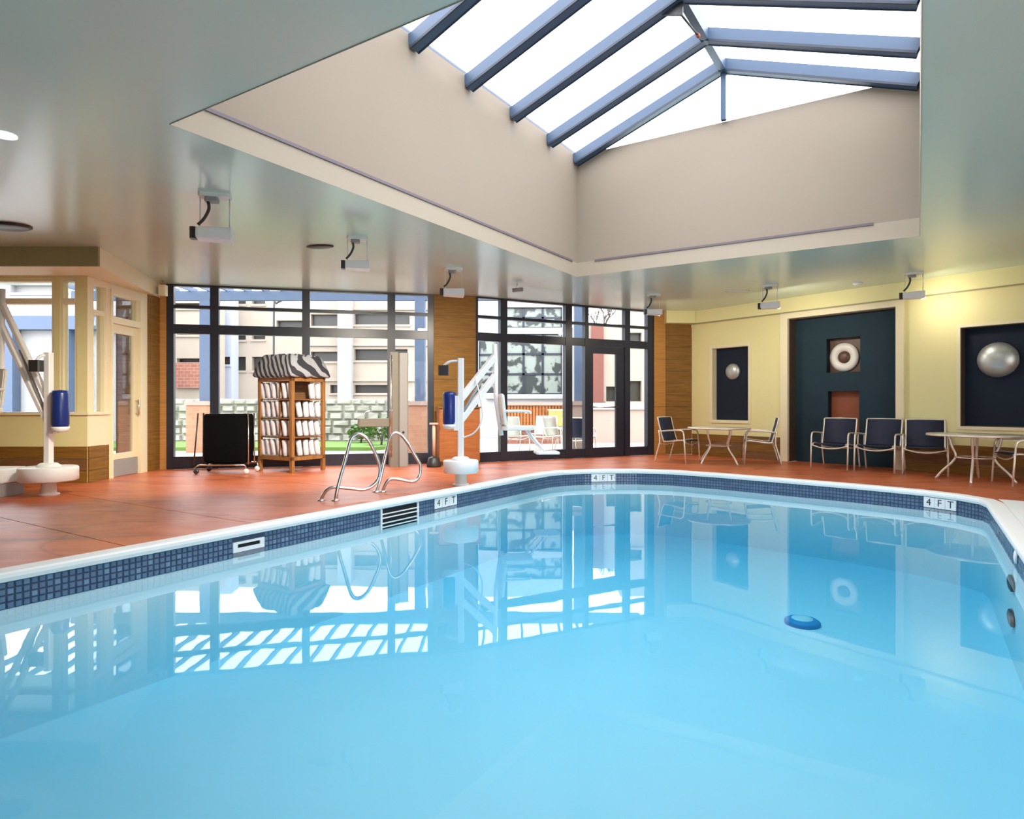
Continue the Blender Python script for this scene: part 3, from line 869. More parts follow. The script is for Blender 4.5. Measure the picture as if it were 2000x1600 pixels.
# ------------------------------------------------------------------ pool fittings
def left_T(a):
    p = Vector(PB(-5.13, a))
    def T(x, y, z):   # x along the pool, y into the water
        q = p + A_UP * x + Vector(BX) * y
        return (q.x, q.y, z)
    return T
def seg_T(c, d):
    d = Vector(d).normalized(); inw = Vector((-d.y, d.x))
    def T(x, y, z):
        q = Vector(c) + d * x + inw * y
        return (q.x, q.y, z)
    return T
sk = thing('pool_skimmer', 'white framed slot skimmer in the mosaic band at left', 'skimmer')
T = left_T(a_skim)
k = MB(); k.box(-0.15, 0.15, 0.0, 0.022, -0.135, -0.115, T).box(-0.15, 0.15, 0.0, 0.022, -0.245, -0.20, T).box(-0.15, -0.105, 0.0, 0.022, -0.20, -0.135, T).box(0.105, 0.15, 0.0, 0.022, -0.20, -0.135, T)
# the frame stands just over the water line
k = MB(); k.box(-0.16, 0.16, 0.0, 0.022, -0.128, -0.108, T).box(-0.16, 0.16, 0.0, 0.022, -0.198, -0.162, T).box(-0.16, -0.115, 0.0, 0.022, -0.162, -0.128, T).box(0.115, 0.16, 0.0, 0.022, -0.162, -0.128, T)
k.build('face_frame', M['white'], sk)
MB().box(-0.115, 0.115, 0.0, 0.008, -0.162, -0.128, T).build('slot', M['void'], sk)
so = thing('overflow_grille', 'dark overflow opening with slats in the pool wall', 'grille')
T = left_T(a_slot)
MB().box(-0.30, 0.30, 0.0, 0.006, -0.30, -0.075, T).build('opening', M['void'], so)
for i, z in enumerate((-0.128, -0.172, -0.232, -0.275)):
    MB().box(-0.30, 0.30, 0.004, 0.018, z - 0.006, z + 0.006, T).build('slat', M['coping'], so)
for xx in (-0.325, 0.30): MB().box(xx, xx + 0.025, 0.0, 0.02, -0.30, -0.065, T).build('side_frame', M['coping'], so)

def text_mesh(name, body, size, T, m, parent):
    cu = bpy.data.curves.new(name, 'FONT'); cu.body = body; cu.size = size; cu.align_x = 'CENTER'; cu.align_y = 'CENTER'; cu.extrude = 0.0008
    tmp = bpy.data.objects.new(name, cu); col.objects.link(tmp)
    bpy.context.view_layer.update()
    dg = bpy.context.evaluated_depsgraph_get()
    me = bpy.data.meshes.new_from_object(tmp.evaluated_get(dg))
    bpy.data.objects.remove(tmp)
    for v in me.vertices: v.co = T(v.co.x, v.co.y, v.co.z)
    me.materials.clear(); me.materials.append(m)
    o = bpy.data.objects.new(name, me); col.objects.link(o); o.parent = parent
    return o
def marker(T, label, w=0.4):
    o = thing('depth_marker', label, 'depth marker', group='pool depth markers')
    k = w / 3
    for i, ch in enumerate(('4', 'F', 'T')):
        x = (i - 1) * k
        # x of T runs so that the text reads from the water
        b = MB().box(x - k / 2 + 0.002, x + k / 2 - 0.002, 0.0, 0.013, -0.195, -0.066, T).build('tile', M['white'], o)
        text_mesh('numeral' if i == 0 else 'letter', ch, 0.125, lambda u_, v_, h_, x=x: T(x + u_, 0.0145 + h_, -0.1305 + v_), M['dark'], b)
    return o
marker(left_T(a_mark), 'white depth marker on the left pool wall near the right lift', 0.46)
T = seg_T(*(lambda p, q: ((p + q) / 2, p - q))(Vector(PB(-4.05, 10.36)), Vector(PB(-4.45, 10.10))))
def near_pool(px):
    """pool edge point and tangent seen at column px on the far side"""
    best = None
    for p, q, ln in along(path):
        for t_ in range(20):
            c = p + (q - p) * (t_ / 20)
            if c.y < 6: continue
            x = 1000 + F * c.x / c.y
            s = abs(x - px)
            if best is None or s < best[0]: best = (s, c, (q - p).normalized())
    return best[1], best[2]
for px, lb, w in ((1178, 'white depth marker at the far left corner of the pool', 0.43), (1838, 'white depth marker at the far right corner of the pool', 0.40)):
    c, d = near_pool(px)
    inw = Vector((-d.y, d.x))
    def T(x, y, z, c=c, d=d, inw=inw):
        q = c - d * x + inw * (y + 0.010)
        return (q.x, q.y, z)
    marker(T, lb, w)
dr = thing('main_drain', 'round main drain with white cover on the pool floor', 'drain')
dd = (HC - BOTTOM) * F / (1219 - HZ)
dT = lambda x, y, z: (FX(1567, dd) + x, dd + y, BOTTOM + z)
MB().lathe([(0.17, 0.0), (0.17, 0.03), (0.14, 0.05), (0.10, 0.055)], 28, dT).build('ring', M['drain_blue'], dr)
MB().lathe([(0.105, 0.05), (0.10, 0.062), (0.05, 0.068), (0.0, 0.07)], 28, dT).build('cover', M['white'], dr)
# fittings on the right pool wall
def right_T(a):
    p = Vector(PB(0.69, a))
    def T(x, y, z):
        q = p + A_UP * x - Vector(BX) * z
        return (q.x, q.y, y)
    return T
for a, z, r_, m_, nm, lb, ct in ((6.6, -0.125, 0.055, M['white'], 'inlet_fitting', 'white round inlet on the right hand tile band', 'inlet'),):
    T0 = right_T(a)
    o = MB().lathe([(r_, 0.0), (r_, 0.012), (r_ * 0.6, 0.02), (0.0, 0.021)], 20, lambda x, y, h, T0=T0, z=z: T0(x, z + y, h + 0.01)).build(nm, m_)
    tag(o, lb, ct)
for i, (a, z) in enumerate(((6.95, -0.42), (6.95, -0.72))):
    T0 = right_T(a)
    o = MB().lathe([(0.11, 0.0), (0.11, 0.02), (0.08, 0.03), (0.0, 0.012)], 20, lambda x, y, h, T0=T0, z=z: T0(x * 1.5, z + y * 0.6, h + 0.002)).build('foothold', M['dark'])
    tag(o, ('upper' if i == 0 else 'lower') + ' dark underwater foothold in the right pool wall', 'foothold')

# ------------------------------------------------------------------ pool lifts
def pool_lift(loc, label, disk_r, arm_dir, arm_len, bat_dir, seat_dir=(1, 0), ctrl=(-1, 0, 0.24), cable=True, rise=0.61, dz=0.0):
    o = thing('pool_lift', label, 'pool lift', loc)
    ax, ay = arm_dir
    n = math.hypot(ax, ay); ax /= n; ay /= n
    MB().lathe([(0.115, 0.0), (0.115, 0.02), (0.085, 0.03), (0.08, 0.20)], 20).build('pedestal', M['offwhite'], o)
    MB().lathe([(disk_r - 0.02, 0.175), (disk_r, 0.19), (disk_r, 0.335), (disk_r - 0.012, 0.35), (0.05, 0.352)], 36).build('base_disk', M['white'], o)
    MB().lathe([(0.13, 0.35), (0.13, 0.365), (0.09, 0.395), (0.05, 0.40)], 20).build('collar', M['white'], o)
    MB().cbox(-0.042, 0.042, -0.042, 0.042, 0.38, 1.76, 0.012).build('mast', M['white'], o)
    def beam(name, z0, z1, h, s0=0.03, s1=arm_len):
        pts = []
        px_, py_ = -ay, ax
        v = []
        for s, zc in ((s0, z0), (s1, z1)):
            for dw, dh in ((-0.035, -h / 2), (0.035, -h / 2), (0.035, h / 2), (-0.035, h / 2)):
                v.append((ax * s + px_ * dw, ay * s + py_ * dw, zc + dh))
        return MB().add(v, [(3, 2, 1, 0), (4, 5, 6, 7), (0, 1, 5, 4), (1, 2, 6, 5), (2, 3, 7, 6), (3, 0, 4, 7)]).build(name, M['white'], o, bevel=0.006)
    beam('arm', 1.22, 1.22 + rise, 0.115)
    beam('arm', 0.93, 0.93 + rise, 0.115)
    MB().tube([(ax * 0.05, ay * 0.05, 1.02), (ax * arm_len * 0.6, ay * arm_len * 0.6, 1.10 + rise * 0.6)], 0.022, 8).build('actuator_rod', M['grey'], o)
    # battery casing
    bx, by = bat_dir
    T = lambda x, y, z: (bx * 0.155 + x, by * 0.155 + y, z)
    MB().lathe([(0.03, 0.80), (0.075, 0.82), (0.095, 0.88), (0.095, 1.25), (0.08, 1.29), (0.0, 1.30)], 20, T).build('battery_case', M['blue'], o)
    MB().box(min(bx * 0.03, bx * 0.09), max(bx * 0.03, bx * 0.09), -0.05, 0.05, 0.76, 1.24).build('battery_bracket', M['white'], o)
    MB().lathe([(0.0, 0.775), (0.085, 0.785), (0.10, 0.84), (0.09, 0.845)], 20, T).build('battery_cradle', M['white'], o)
    # control box
    cb = MB().cbox(-0.07, 0.07, -0.05, 0.05, 1.52, 1.66, 0.015, lambda x, y, z: (ctrl[0] * ctrl[2] + x, ctrl[1] * ctrl[2] + y, z)).build('control_box', M['dark'], o)
    MB().tube([(0, 0, 1.72), (ctrl[0] * ctrl[2] * 0.6, ctrl[1] * ctrl[2] * 0.6, 1.715), (ctrl[0] * ctrl[2], ctrl[1] * ctrl[2], 1.65)], 0.018, 8, 4).build('control_bracket', M['white'], o)
    if cable: MB().tube([(0.03, -0.03, 0.66), (0.20, -0.05, 0.74), (0.30, -0.04, 0.95), (0.25, 0.0, 1.3), (ax * 0.3, ay * 0.3, 1.5)], 0.010, 8, 6).build('cable', M['offwhite'], o)
    if True:
        ex, ey = ax * arm_len, ay * arm_len
        sx, sy = seat_dir; n = math.hypot(sx, sy); sx /= n; sy /= n
        zt = 1.22 + rise + 0.18
        MB().tube([(ex, ey, zt), (ex + sx * 0.02, ey + sy * 0.02, 1.2), (ex + sx * 0.10, ey + sy * 0.10, 0.66 + dz)], 0.036, 10).build('hanger', M['white'], o)
        def ST(x, y, z):  # x forwards, y sideways
            return (ex + sx * x - sy * y, ey + sy * x + sx * y, z + dz)
        MB().add([ST(x, y, z) for (x, z) in ((0.12, 0.82), (0.17, 0.80), (0.12, 1.27), (0.07, 1.28)) for y in (-0.23, 0.23)], [(0, 1, 3, 2), (2, 3, 5, 4), (4, 5, 7, 6), (6, 7, 1, 0), (0, 2, 4, 6), (1, 7, 5, 3)]).build('seat_back', M['offwhite'], o, bevel=0.012)
        MB().cbox(0.10, 0.56, -0.24, 0.24, 0.74, 0.80, 0.05, ST).build('seat', M['offwhite'], o, bevel=0.01)
        for s in (-1, 1):
            MB().tube([ST(0.14, s * 0.25, 1.02), ST(0.46, s * 0.25, 1.02), ST(0.5, s * 0.25, 0.98)], 0.018, 8, 4).build('armrest', M['white'], o)
            MB().tube([ST(0.48, s * 0.15, 0.74), ST(0.58, s * 0.15, 0.60), ST(0.74, s * 0.15, 0.42)], 0.020, 8, 4).build('leg_strut', M['white'], o)
        MB().cbox(0.60, 0.95, -0.20, 0.20, 0.385, 0.42, 0.03, ST).build('footrest', M['white'], o, bevel=0.008)
    return o
dl = F * HC / (967 - HZ)
pool_lift((FX(95, dl), dl, 0), 'white pool lift with blue battery at the left end of the deck', 0.315, (-1.0, 0.12), 0.64, (1, -0.1), (-0.35, -1.0), (-0.6, -0.8, 0.13), False, 1.16, 0.28)
drr = F * HC / (948 - HZ)
pool_lift((FX(900, drr), drr, 0), 'white pool lift with seat in front of the wood column', 0.245, (0.46, 0.62), 0.76, (-1, 0), (0.93, 0.1))
# low white box left of the left lift
st = thing('step_box', 'low white platform box beside the left pool lift', 'box', (FX(12, dl) - 0.14, dl - 0.05, 0))
MB().cbox(-0.32, 0.27, -0.22, 0.22, 0.0, 0.17, 0.05).build('base', M['grey'], st, bevel=0.01)
MB().cbox(-0.36, 0.30, -0.25, 0.25, 0.17, 0.34, 0.06).build('lid', M['white'], st, bevel=0.015)

# ------------------------------------------------------------------ grab rails by the pool
def at(px, d, py): return (FX(px, d), d, FZ(py, d))
def rail(pts, label):
    base = [p for p in pts if p[2] < 0.02]
    o = thing('grab_rail', label, 'grab rail', group='pool grab rails')
    MB().tube(pts, 0.021, 10, 6).build('tube', M['chrome'], o)
    for p in (pts[0], pts[-1]):
        MB().lathe([(0.05, 0.0), (0.05, 0.008), (0.028, 0.022)], 16, lambda x, y, z, p=p: (p[0] + x, p[1] + y, 0.0 + z)).build('floor_flange', M['chrome'], o)
    return o
dA = F * HC / (978 - HZ)
railA = [(FX(627, dA), dA, 0.0), at(634, dA, 962), at(650, dA + 0.02, 952), at(682, dA + 0.08, 954), at(712, dA + 0.15, 956), at(733, dA + 0.2, 944), at(742, dA + 0.22, 922), at(738, dA + 0.2, 898), at(722, dA + 0.15, 864),
         at(708, dA + 0.12, 850), at(694, dA + 0.10, 849), at(684, dA + 0.08, 862), at(676, dA + 0.06, 892), at(664, dA + 0.03, 935), at(659, dA + 0.01, 955), (FX(655, dA), dA, 0.0)]
rail(railA, 'near looped steel grab rail at the pool edge')
dB = F * HC / (961 - HZ)
railB = [(FX(747, dB), dB, 0.0), at(752, dB, 948), at(762, dB + 0.02, 936), at(782, dB + 0.08, 937), at(806, dB + 0.15, 941), at(818, dB + 0.2, 932), at(821, dB + 0.22, 910), at(812, dB + 0.2, 892), at(796, dB + 0.2, 866),
         at(784, dB + 0.22, 851), at(772, dB + 0.2, 845), at(762, dB + 0.16, 855), at(754, dB + 0.10, 885), at(746, dB + 0.05, 922), at(740, dB + 0.02, 945), (FX(735, dB), dB - 0.02, 0.0)]
rail(railB, 'far looped steel grab rail in front of the taupe post')

# ------------------------------------------------------------------ towel rack, cart, post, cabinet
rk = thing('towel_rack', 'wooden towel rack with a zebra print canopy in front of the window', 'rack')
c0 = Vector((-3.57, 10.35)); vl = Vector((-0.73, 0.45)); vr = Vector((0.37, 0.60))
def RT(s, t_, z):
    p = c0 + vl * s + vr * t_
    return (p.x, p.y, z)
LE = 0.055
for s, t_ in ((0, 0), (1, 0), (0, 1), (1, 1)):
    a = 0.0 if s == 0 else 1 - LE * 1.2
    b = 0.0 if t_ == 0 else 1 - LE * 1.5
    MB().box(a, a + LE * 1.2, b, b + LE * 1.5, 0.0, 1.56, RT).build('post', M['rack_wood'], rk)
SHELF = [0.26, 0.585, 0.90, 1.21]
for i, z in enumerate(SHELF):
    MB().box(0.02, 0.98, 0.02, 0.98, z - 0.022, z, RT).build('shelf', M['rack_wood'] if i in (0,) else M['wood_dark'], rk)
MB().box(0.0, 1.0, 0.0, 0.06, 1.50, 1.58, RT).box(0.0, 0.05, 0.0, 1.0, 1.50, 1.58, RT).box(0.95, 1.0, 0.0, 1.0, 1.50, 1.58, RT).box(0.0, 1.0, 0.94, 1.0, 1.50, 1.58, RT).build('top_rail', M['rack_wood'], rk)
MB().box(0.0, 1.0, 0.0, 0.05, 0.20, 0.26, RT).box(0.0, 0.05, 0.0, 1.0, 0.20, 0.26, RT).build('bottom_rail', M['rack_wood'], rk)
MB().box(0.40, 0.43, 0.05, 0.95, 0.26, 1.50, RT).build('divider', M['wood_dark'], rk)
# canopy: pillow shaped zebra cloth
cm = MB()
levels = [(-0.055, 1.572), (-0.075, 1.60), (-0.05, 1.68), (0.0, 1.80), (0.055, 1.90), (0.10, 1.94), (0.3, 1.955)]
vsx = []
NE = 8
for ins, z in levels:
    for e_ in range(4):
        for k in range(NE):
            f = k / NE
            q = ((f, 0), (1, f), (1 - f, 1), (0, 1 - f))[e_]
            x = ins + (1 - 2 * ins) * q[0]; y = ins + (1 - 2 * ins) * q[1]
            wob = 0.012 * math.sin(9 * f * PI + e_ * 2) if z < 1.9 else 0.02 * math.sin(5 * f * PI + e_)
            vsx.append(RT(x, y, z + wob))
n4 = 4 * NE
fs = []
for i in range(len(levels) - 1):
    for k in range(n4):
        k2 = (k + 1) % n4
        fs.append((i * n4 + k, i * n4 + k2, (i + 1) * n4 + k2, (i + 1) * n4 + k))
cm.add(vsx, fs, True)
cm.f.append(tuple((len(levels) - 1) * n4 + k for k in range(n4))); cm.sm.append(False)
cm.f.append(tuple(range(n4 - 1, -1, -1))); cm.sm.append(False)
cm.build('canopy', M['zebra'], rk)
# rolled towels
def towel_proto():
    m_ = MB()
    r = 0.047; h = 0.27
    m_.lathe([(r * 0.3, 0.0), (r * 0.8, 0.0), (r, 0.015), (r * 1.03, h * 0.3), (r * 0.97, h * 0.6), (r, h - 0.015), (r * 0.8, h), (r * 0.7, h - 0.012), (r * 0.45, h - 0.004), (r * 0.3, h - 0.016)], 12)
    return m_
tw0 = towel_proto().build('rolled_towel', M['towel'])
first = True
tiernames = ['bottom', 'second', 'third', 'top']
for ti, z in enumerate(SHELF):
    for face in ('left', 'right'):
        nT = 6 if face == 'left' else 5
        for i in range(nT):
            f = 0.12 + (0.80) * i / (nT - 1)
            if face == 'left': p = RT(f, 0.12, z)
            else:
                p = RT(0.10, 0.16 + 0.72 * i / (nT - 1), z)
                if i == 0 : continue
            if ti == 3 and face == 'right' and i in (1, 2): continue
            o = tw0 if first else tw0.copy()
            if not first: col.objects.link(o)
            first = False
            o.location = p
            o.rotation_euler = (random.uniform(-0.03, 0.03), random.uniform(-0.16, -0.02), random.uniform(0, 6))
            o.rotation_euler = (random.uniform(-0.02, 0.02), -random.uniform(0.05, 0.20), 0)
            o.location.z += 0.047 * abs(math.sin(o.rotation_euler.y)) + 0.001
            o.scale = (1, 1, 1.0 if ti < 3 else 0.98)
            tag(o, 'rolled white towel, %s from the left on the %s shelf of the rack, %s face' % (('first', 'second', 'third', 'fourth', 'fifth', 'sixth')[(nT - 1 - i) if face == 'left' else (i - 1 if ti < 3 else i - 3)], tiernames[ti], face), 'towel', 'rolled towels on the %s rack shelf, %s side' % (tiernames[ti], face))

ct = thing('linen_cart', 'black fabric linen hamper on a wheeled frame beside the towel rack', 'cart', (-4.63, 10.45, 0))
bagv = []
for z, sx, sy in ((0.17, 0.31, 0.22), (0.22, 0.335, 0.24), (0.55, 0.345, 0.25), (0.93, 0.335, 0.245), (0.965, 0.325, 0.235)):
    for k in range(16):
        an = 2 * PI * (k + 0.5) / 16
        cx, sx_ = math.cos(an), math.sin(an)
        pw = 0.35
        bagv.append((math.copysign(abs(cx) ** pw, cx) * sx, math.copysign(abs(sx_) ** pw, sx_) * sy, z))
fs = []
for i in range(4):
    for k in range(16):
        k2 = (k + 1) % 16
        fs.append((i * 16 + k, i * 16 + k2, (i + 1) * 16 + k2, (i + 1) * 16 + k))
m_ = MB().add(bagv, fs, True)
m_.f.append(tuple(range(15, -1, -1))); m_.sm.append(False); m_.f.append(tuple(64 + k for k in range(16))); m_.sm.append(False)
m_.build('bag', M['black'], ct)
for s in (-1, 1):
    MB().tube([(-0.46, s * 0.22, 0.10), (-0.36, s * 0.26, 0.15), (0.36, s * 0.26, 0.15), (0.38, s * 0.22, 0.10)], 0.013, 8).build('frame_rail', M['chrome'], ct)
    MB().tube([(s * 0.365, -0.12, 0.15), (s * 0.36, -0.12, 0.98), (s * 0.36, 0.12, 0.98), (s * 0.365, 0.12, 0.15)], 0.013, 8).build('frame_hoop', M['chrome'] if s > 0 else M['dark'], ct)
    for t_ in (-1, 1):
        cs = MB().lathe([(0.0, -0.018), (0.04, -0.016), (0.045, 0.0), (0.04, 0.016), (0.0, 0.018)], 14, lambda x, y, z, s=s, t_=t_: ((0.37 if s > 0 else -0.43) + x, t_ * 0.22 + z, 0.046 + y)).build('caster', M['dark'] if s < 0 else M['white'], ct)
MB().tube([(-0.37, -0.28, 0.98), (-0.44, -0.28, 0.15)], 0.012, 8).build('brace', M['dark'], ct)

ps = thing('shower_post', 'tall taupe metal post with a thick side shelf in front of the window', 'post', (-2.06, 11.58, 0), 0.25)
MB().cbox(-0.17, 0.0, -0.13, 0.13, 0.0, 2.06, 0.02).build('post_body', M['post'], ps)
MB().cbox(0.0, 0.17, -0.10, 0.16, 0.0, 2.05, 0.02).build('post_cover', M['grey'], ps)
MB().cbox(-0.72, -0.15, -0.14, 0.12, 0.72, 0.87, 0.03).build('shelf', M['post'], ps, bevel=0.01)
MB().tube([(-0.58, 0.0, 0.87), (-0.58, 0.0, 0.97), (-0.5, 0.0, 1.0)], 0.015, 8, 4).build('spout', M['chrome'], ps)
MB().tube([(-0.14, -0.15, 0.2), (-0.14, -0.15, 2.0)], 0.016, 8).build('pipe', M['chrome'], ps)
for z in (0.25, 1.0, 1.9): MB().box(-0.16, -0.12, -0.15, -0.125, z, z + 0.03).build('clip', M['chrome'], ps)
MB().lathe([(0.02, 0.0), (0.02, 0.012), (0.0, 0.015)], 12, lambda x, y, z: (0.08 + x, -0.10 - z, 0.62 + y)).build('push_button', M['dark'], ps)

cbx = thing('wood_cabinet', 'reddish wood cabinet against the foot of the walnut column', 'cabinet', (-0.96, 11.72, 0), math.atan2(WC.d.y, WC.d.x))
MB().box(-0.38, 0.38, 0.0, 0.32, 0.06, 1.05).build('carcass', M['wood_red'], cbx)
MB().box(-0.40, 0.40, -0.03, 0.33, 1.05, 1.08).build('top', M['wood'], cbx)
MB().box(-0.35, 0.35, 0.03, 0.30, 0.0, 0.06).build('plinth', M['wood_dark'], cbx)
for s in (-1, 1):
    d_ = MB().box(min(s * 0.005, s * 0.372), max(s * 0.005, s * 0.372), -0.02, 0.0, 0.08, 1.03).build('door', M['wood_red'], cbx)
    MB().box(min(s * 0.07, s * 0.31), max(s * 0.07, s * 0.31), -0.026, -0.019, 0.16, 0.95).build('door_panel', M['wood_red'], d_)
    MB().tube([(s * 0.03, -0.02, 0.5), (s * 0.03, -0.045, 0.52), (s * 0.03, -0.045, 0.6), (s * 0.03, -0.02, 0.62)], 0.006, 6).build('handle', M['dark'], d_)
stn = thing('stanchion', 'short pinkish stanchion with dark base left of the wood cabinet', 'stanchion', (-1.40, 11.45, 0))
MB().lathe([(0.13, 0.0), (0.13, 0.03), (0.10, 0.16), (0.03, 0.19)], 18).build('base', M['dark'], stn)
MB().tube([(0, 0, 0.18), (0, 0, 0.76)], 0.03, 10).build('pole', M['pinkish'], stn)
MB().cbox(-0.08, 0.08, -0.05, 0.05, 0.76, 0.79, 0.015).build('cap', M['pinkish'], stn)

# ------------------------------------------------------------------ patio chairs and tables
def make_chair(label):
    t_ = thing('patio_chair', label, 'chair', group='sling patio chairs round the pool')
    hw = 0.27
    # sling profile (y, z), front is -y
    prof = [(-0.27, 0.425), (-0.20, 0.440), (-0.05, 0.425), (0.10, 0.405), (0.18, 0.408)]
    back = [(0.19, 0.425), (0.215, 0.50), (0.25, 0.62), (0.285, 0.75), (0.31, 0.865)]
    def sheet(pts, w):
        P = catmull([(0, y, z) for y, z in pts], 3)
        m_ = MB(); n = len(P); v = []
        for i, p in enumerate(P):
            tg = (P[min(i + 1, n - 1)] - P[max(i - 1, 0)]).normalized()
            nn = Vector((0, -tg.z, tg.y)) * 0.006
            for x in (-w, w):
                v.append((x, p.y + nn.y, p.z + nn.z)); v.append((x, p.y - nn.y, p.z - nn.z))
        f = []
        for i in range(n - 1):
            a, b = i * 4, (i + 1) * 4
            f += [(a, a + 2, b + 2, b), (a + 1, b + 1, b + 3, a + 3), (a, b, b + 1, a + 1), (a + 2, a + 3, b + 3, b + 2)]
        f += [(0, 1, 3, 2), ((n - 1) * 4, (n - 1) * 4 + 2, (n - 1) * 4 + 3, (n - 1) * 4 + 1)]
        return m_.add(v, f, True)
    sheet(prof, hw - 0.012).build('seat', M['sling'], t_)
    sheet(back, hw - 0.012).build('backrest', M['sling'], t_)
    for s in (-1, 1):
        x = s * hw
        MB().tube([(x, y, z) for y, z in prof + back], 0.014, 8, 3).build('side_rail', M['alu'], t_)
        xo = s * (hw + 0.03)
        MB().tube([(xo, -0.29, 0.0), (xo, -0.27, 0.30), (xo, -0.25, 0.56)], 0.014, 8).build('leg', M['alu'], t_)
        MB().tube([(xo, -0.25, 0.53), (xo, -0.235, 0.595), (xo, -0.17, 0.626), (xo, 0.08, 0.618), (xo, 0.24, 0.60)], 0.015, 8, 4).build('armrest', M['alu'], t_)
        MB().tube([(xo, 0.36, 0.0), (xo, 0.30, 0.22), (xo, 0.25, 0.40), (xo, 0.27, 0.62)], 0.014, 8, 3).build('leg', M['alu'], t_)
    MB().tube([(-hw - 0.03, -0.27, 0.41), (-0.15, -0.265, 0.365), (0, -0.262, 0.35), (0.15, -0.265, 0.365), (hw + 0.03, -0.27, 0.41)], 0.011, 8, 4).build('stretcher', M['alu'], t_)
    MB().tube([(-hw - 0.03, 0.25, 0.36), (0, 0.24, 0.34), (hw + 0.03, 0.25, 0.36)], 0.011, 8, 4).build('stretcher', M['alu'], t_)
    MB().tube([(-hw, 0.312, 0.868), (0, 0.318, 0.872), (hw, 0.312, 0.868)], 0.012, 8).build('top_bar', M['alu'], t_)
    return t_
def yaw_facing(dx, dy): return math.atan2(dx, -dy)     # chair front is local -y
chair = make_chair('')
spots = [
    (FX(1326, 12.4), 12.4, yaw_facing(0.75, -0.66), 'navy sling chair left of the far table, its back to the walnut corner'),
    (FX(1484, 12.1), 12.1, yaw_facing(-0.95, 0.30), 'navy sling chair right of the far table, seen side on facing left'),
    (FX(1630, 11.25), 11.25, yaw_facing(-0.70, -0.70), 'leftmost of three navy sling chairs in front of the dark recess'),
    (FX(1717, 10.75), 10.75, yaw_facing(-0.70, -0.70), 'middle of three navy sling chairs in front of the dark recess'),
    (FX(1807, 10.3), 10.3, yaw_facing(-0.55, -0.84), 'navy sling chair just left of the near table, against the yellow wall'),
    (FX(2004, 8.9), 8.9, yaw_facing(-0.95, 0.25), 'navy sling chair right of the near table, cut by the frame edge'),
]
for i, (x, y, rz, lb) in enumerate(spots):
    o = chair if i == 0 else copy_tree(chair)
    o.location = (x, y, 0); o.rotation_euler = (0, 0, rz); o['label'] = lb
def make_table():
    t_ = thing('patio_table', '', 'table', group='round patio tables')
    R = 0.58
    MB().lathe([(0.0, 0.668), (R - 0.03, 0.668), (R - 0.03, 0.682), (0.0, 0.684)], 40).build('tabletop', M['tabletop'], t_)
    k = MB(); k.lathe([(R - 0.035, 0.655), (R - 0.005, 0.655), (R, 0.668), (R - 0.005, 0.686), (R - 0.035, 0.688), (R - 0.035, 0.655)], 40)
    k.build('rim', M['alu'], t_)
    for q in range(4):
        an = q * PI / 2 + 0.5
        c, s = math.cos(an), math.sin(an)
        MB().tube([(c * r_, s * r_, z) for r_, z in ((0.30, 0.66), (0.27, 0.50), (0.22, 0.36), (0.26, 0.26), (0.38, 0.12), (0.46, 0.0))], 0.017, 8, 4).build('leg', M['alu'], t_)
    MB().tube([(0.235 * math.cos(a_ * PI / 8), 0.235 * math.sin(a_ * PI / 8), 0.34) for a_ in range(17)], 0.010, 6).build('brace_ring', M['alu'], t_)
    MB().tube([(0.40 * math.cos(a_ * PI / 8), 0.40 * math.sin(a_ * PI / 8), 0.655) for a_ in range(17)], 0.012, 6).build('support_ring', M['alu'], t_)
    return t_
tb = make_table(); tb['label'] = 'round beige patio table between two chairs by the small recess'
tb.location = (FX(1404, 12.15), 12.15, 0)
tb2 = copy_tree(tb); tb2['label'] = 'round beige patio table under the wide recess at far right'
tb2.location = (FX(1904, 9.38), 9.38, 0); tb2.rotation_euler = (0, 0, 0.35); tb2.scale = (1.05, 1.05, 1.0)

# ------------------------------------------------------------------ hanging ceiling fixtures
def make_fixture():
    o = thing('hanging_floodlight', '', 'light', group='white floodlights hung from the ceiling')
    MB().cbox(-0.13, 0.13, -0.07, 0.07, -0.035, 0.0, 0.02).build('ceiling_plate', M['offwhite'], o)
    MB().cbox(-0.08, 0.03, -0.05, 0.05, -0.075, -0.035, 0.015).build('junction_box', M['grey'], o)
    MB().tube([(-0.06, 0, -0.06), (-0.05, 0, -0.14), (-0.09, 0, -0.24), (-0.14, 0, -0.30)], 0.014, 8, 4).build('conduit', M['dark'], o)
    for s in (-1, 1): MB().tube([(s * 0.12, 0, -0.02), (s * 0.12, 0, -0.34)], 0.006, 6).build('rod', M['offwhite'], o)
    v = []
    for x, hh, dy in ((-0.15, 0.065, 0.06), (0.15, 0.075, 0.08)):
        for y, z in ((-dy, -0.38 - hh * 0.8), (dy, -0.38 - hh), (dy, -0.38 + hh), (-dy, -0.38 + hh * 0.7)):
            v.append((x, y, z))
    MB().add(v, [(3, 2, 1, 0), (4, 5, 6, 7), (0, 1, 5, 4), (1, 2, 6, 5), (2, 3, 7, 6), (3, 0, 4, 7)]).build('housing', M['white'], o, bevel=0.008)
    MB().cbox(-0.20, -0.15, -0.045, 0.045, -0.44, -0.33, 0.012).build('end_cap', M['dark'], o)
    return o
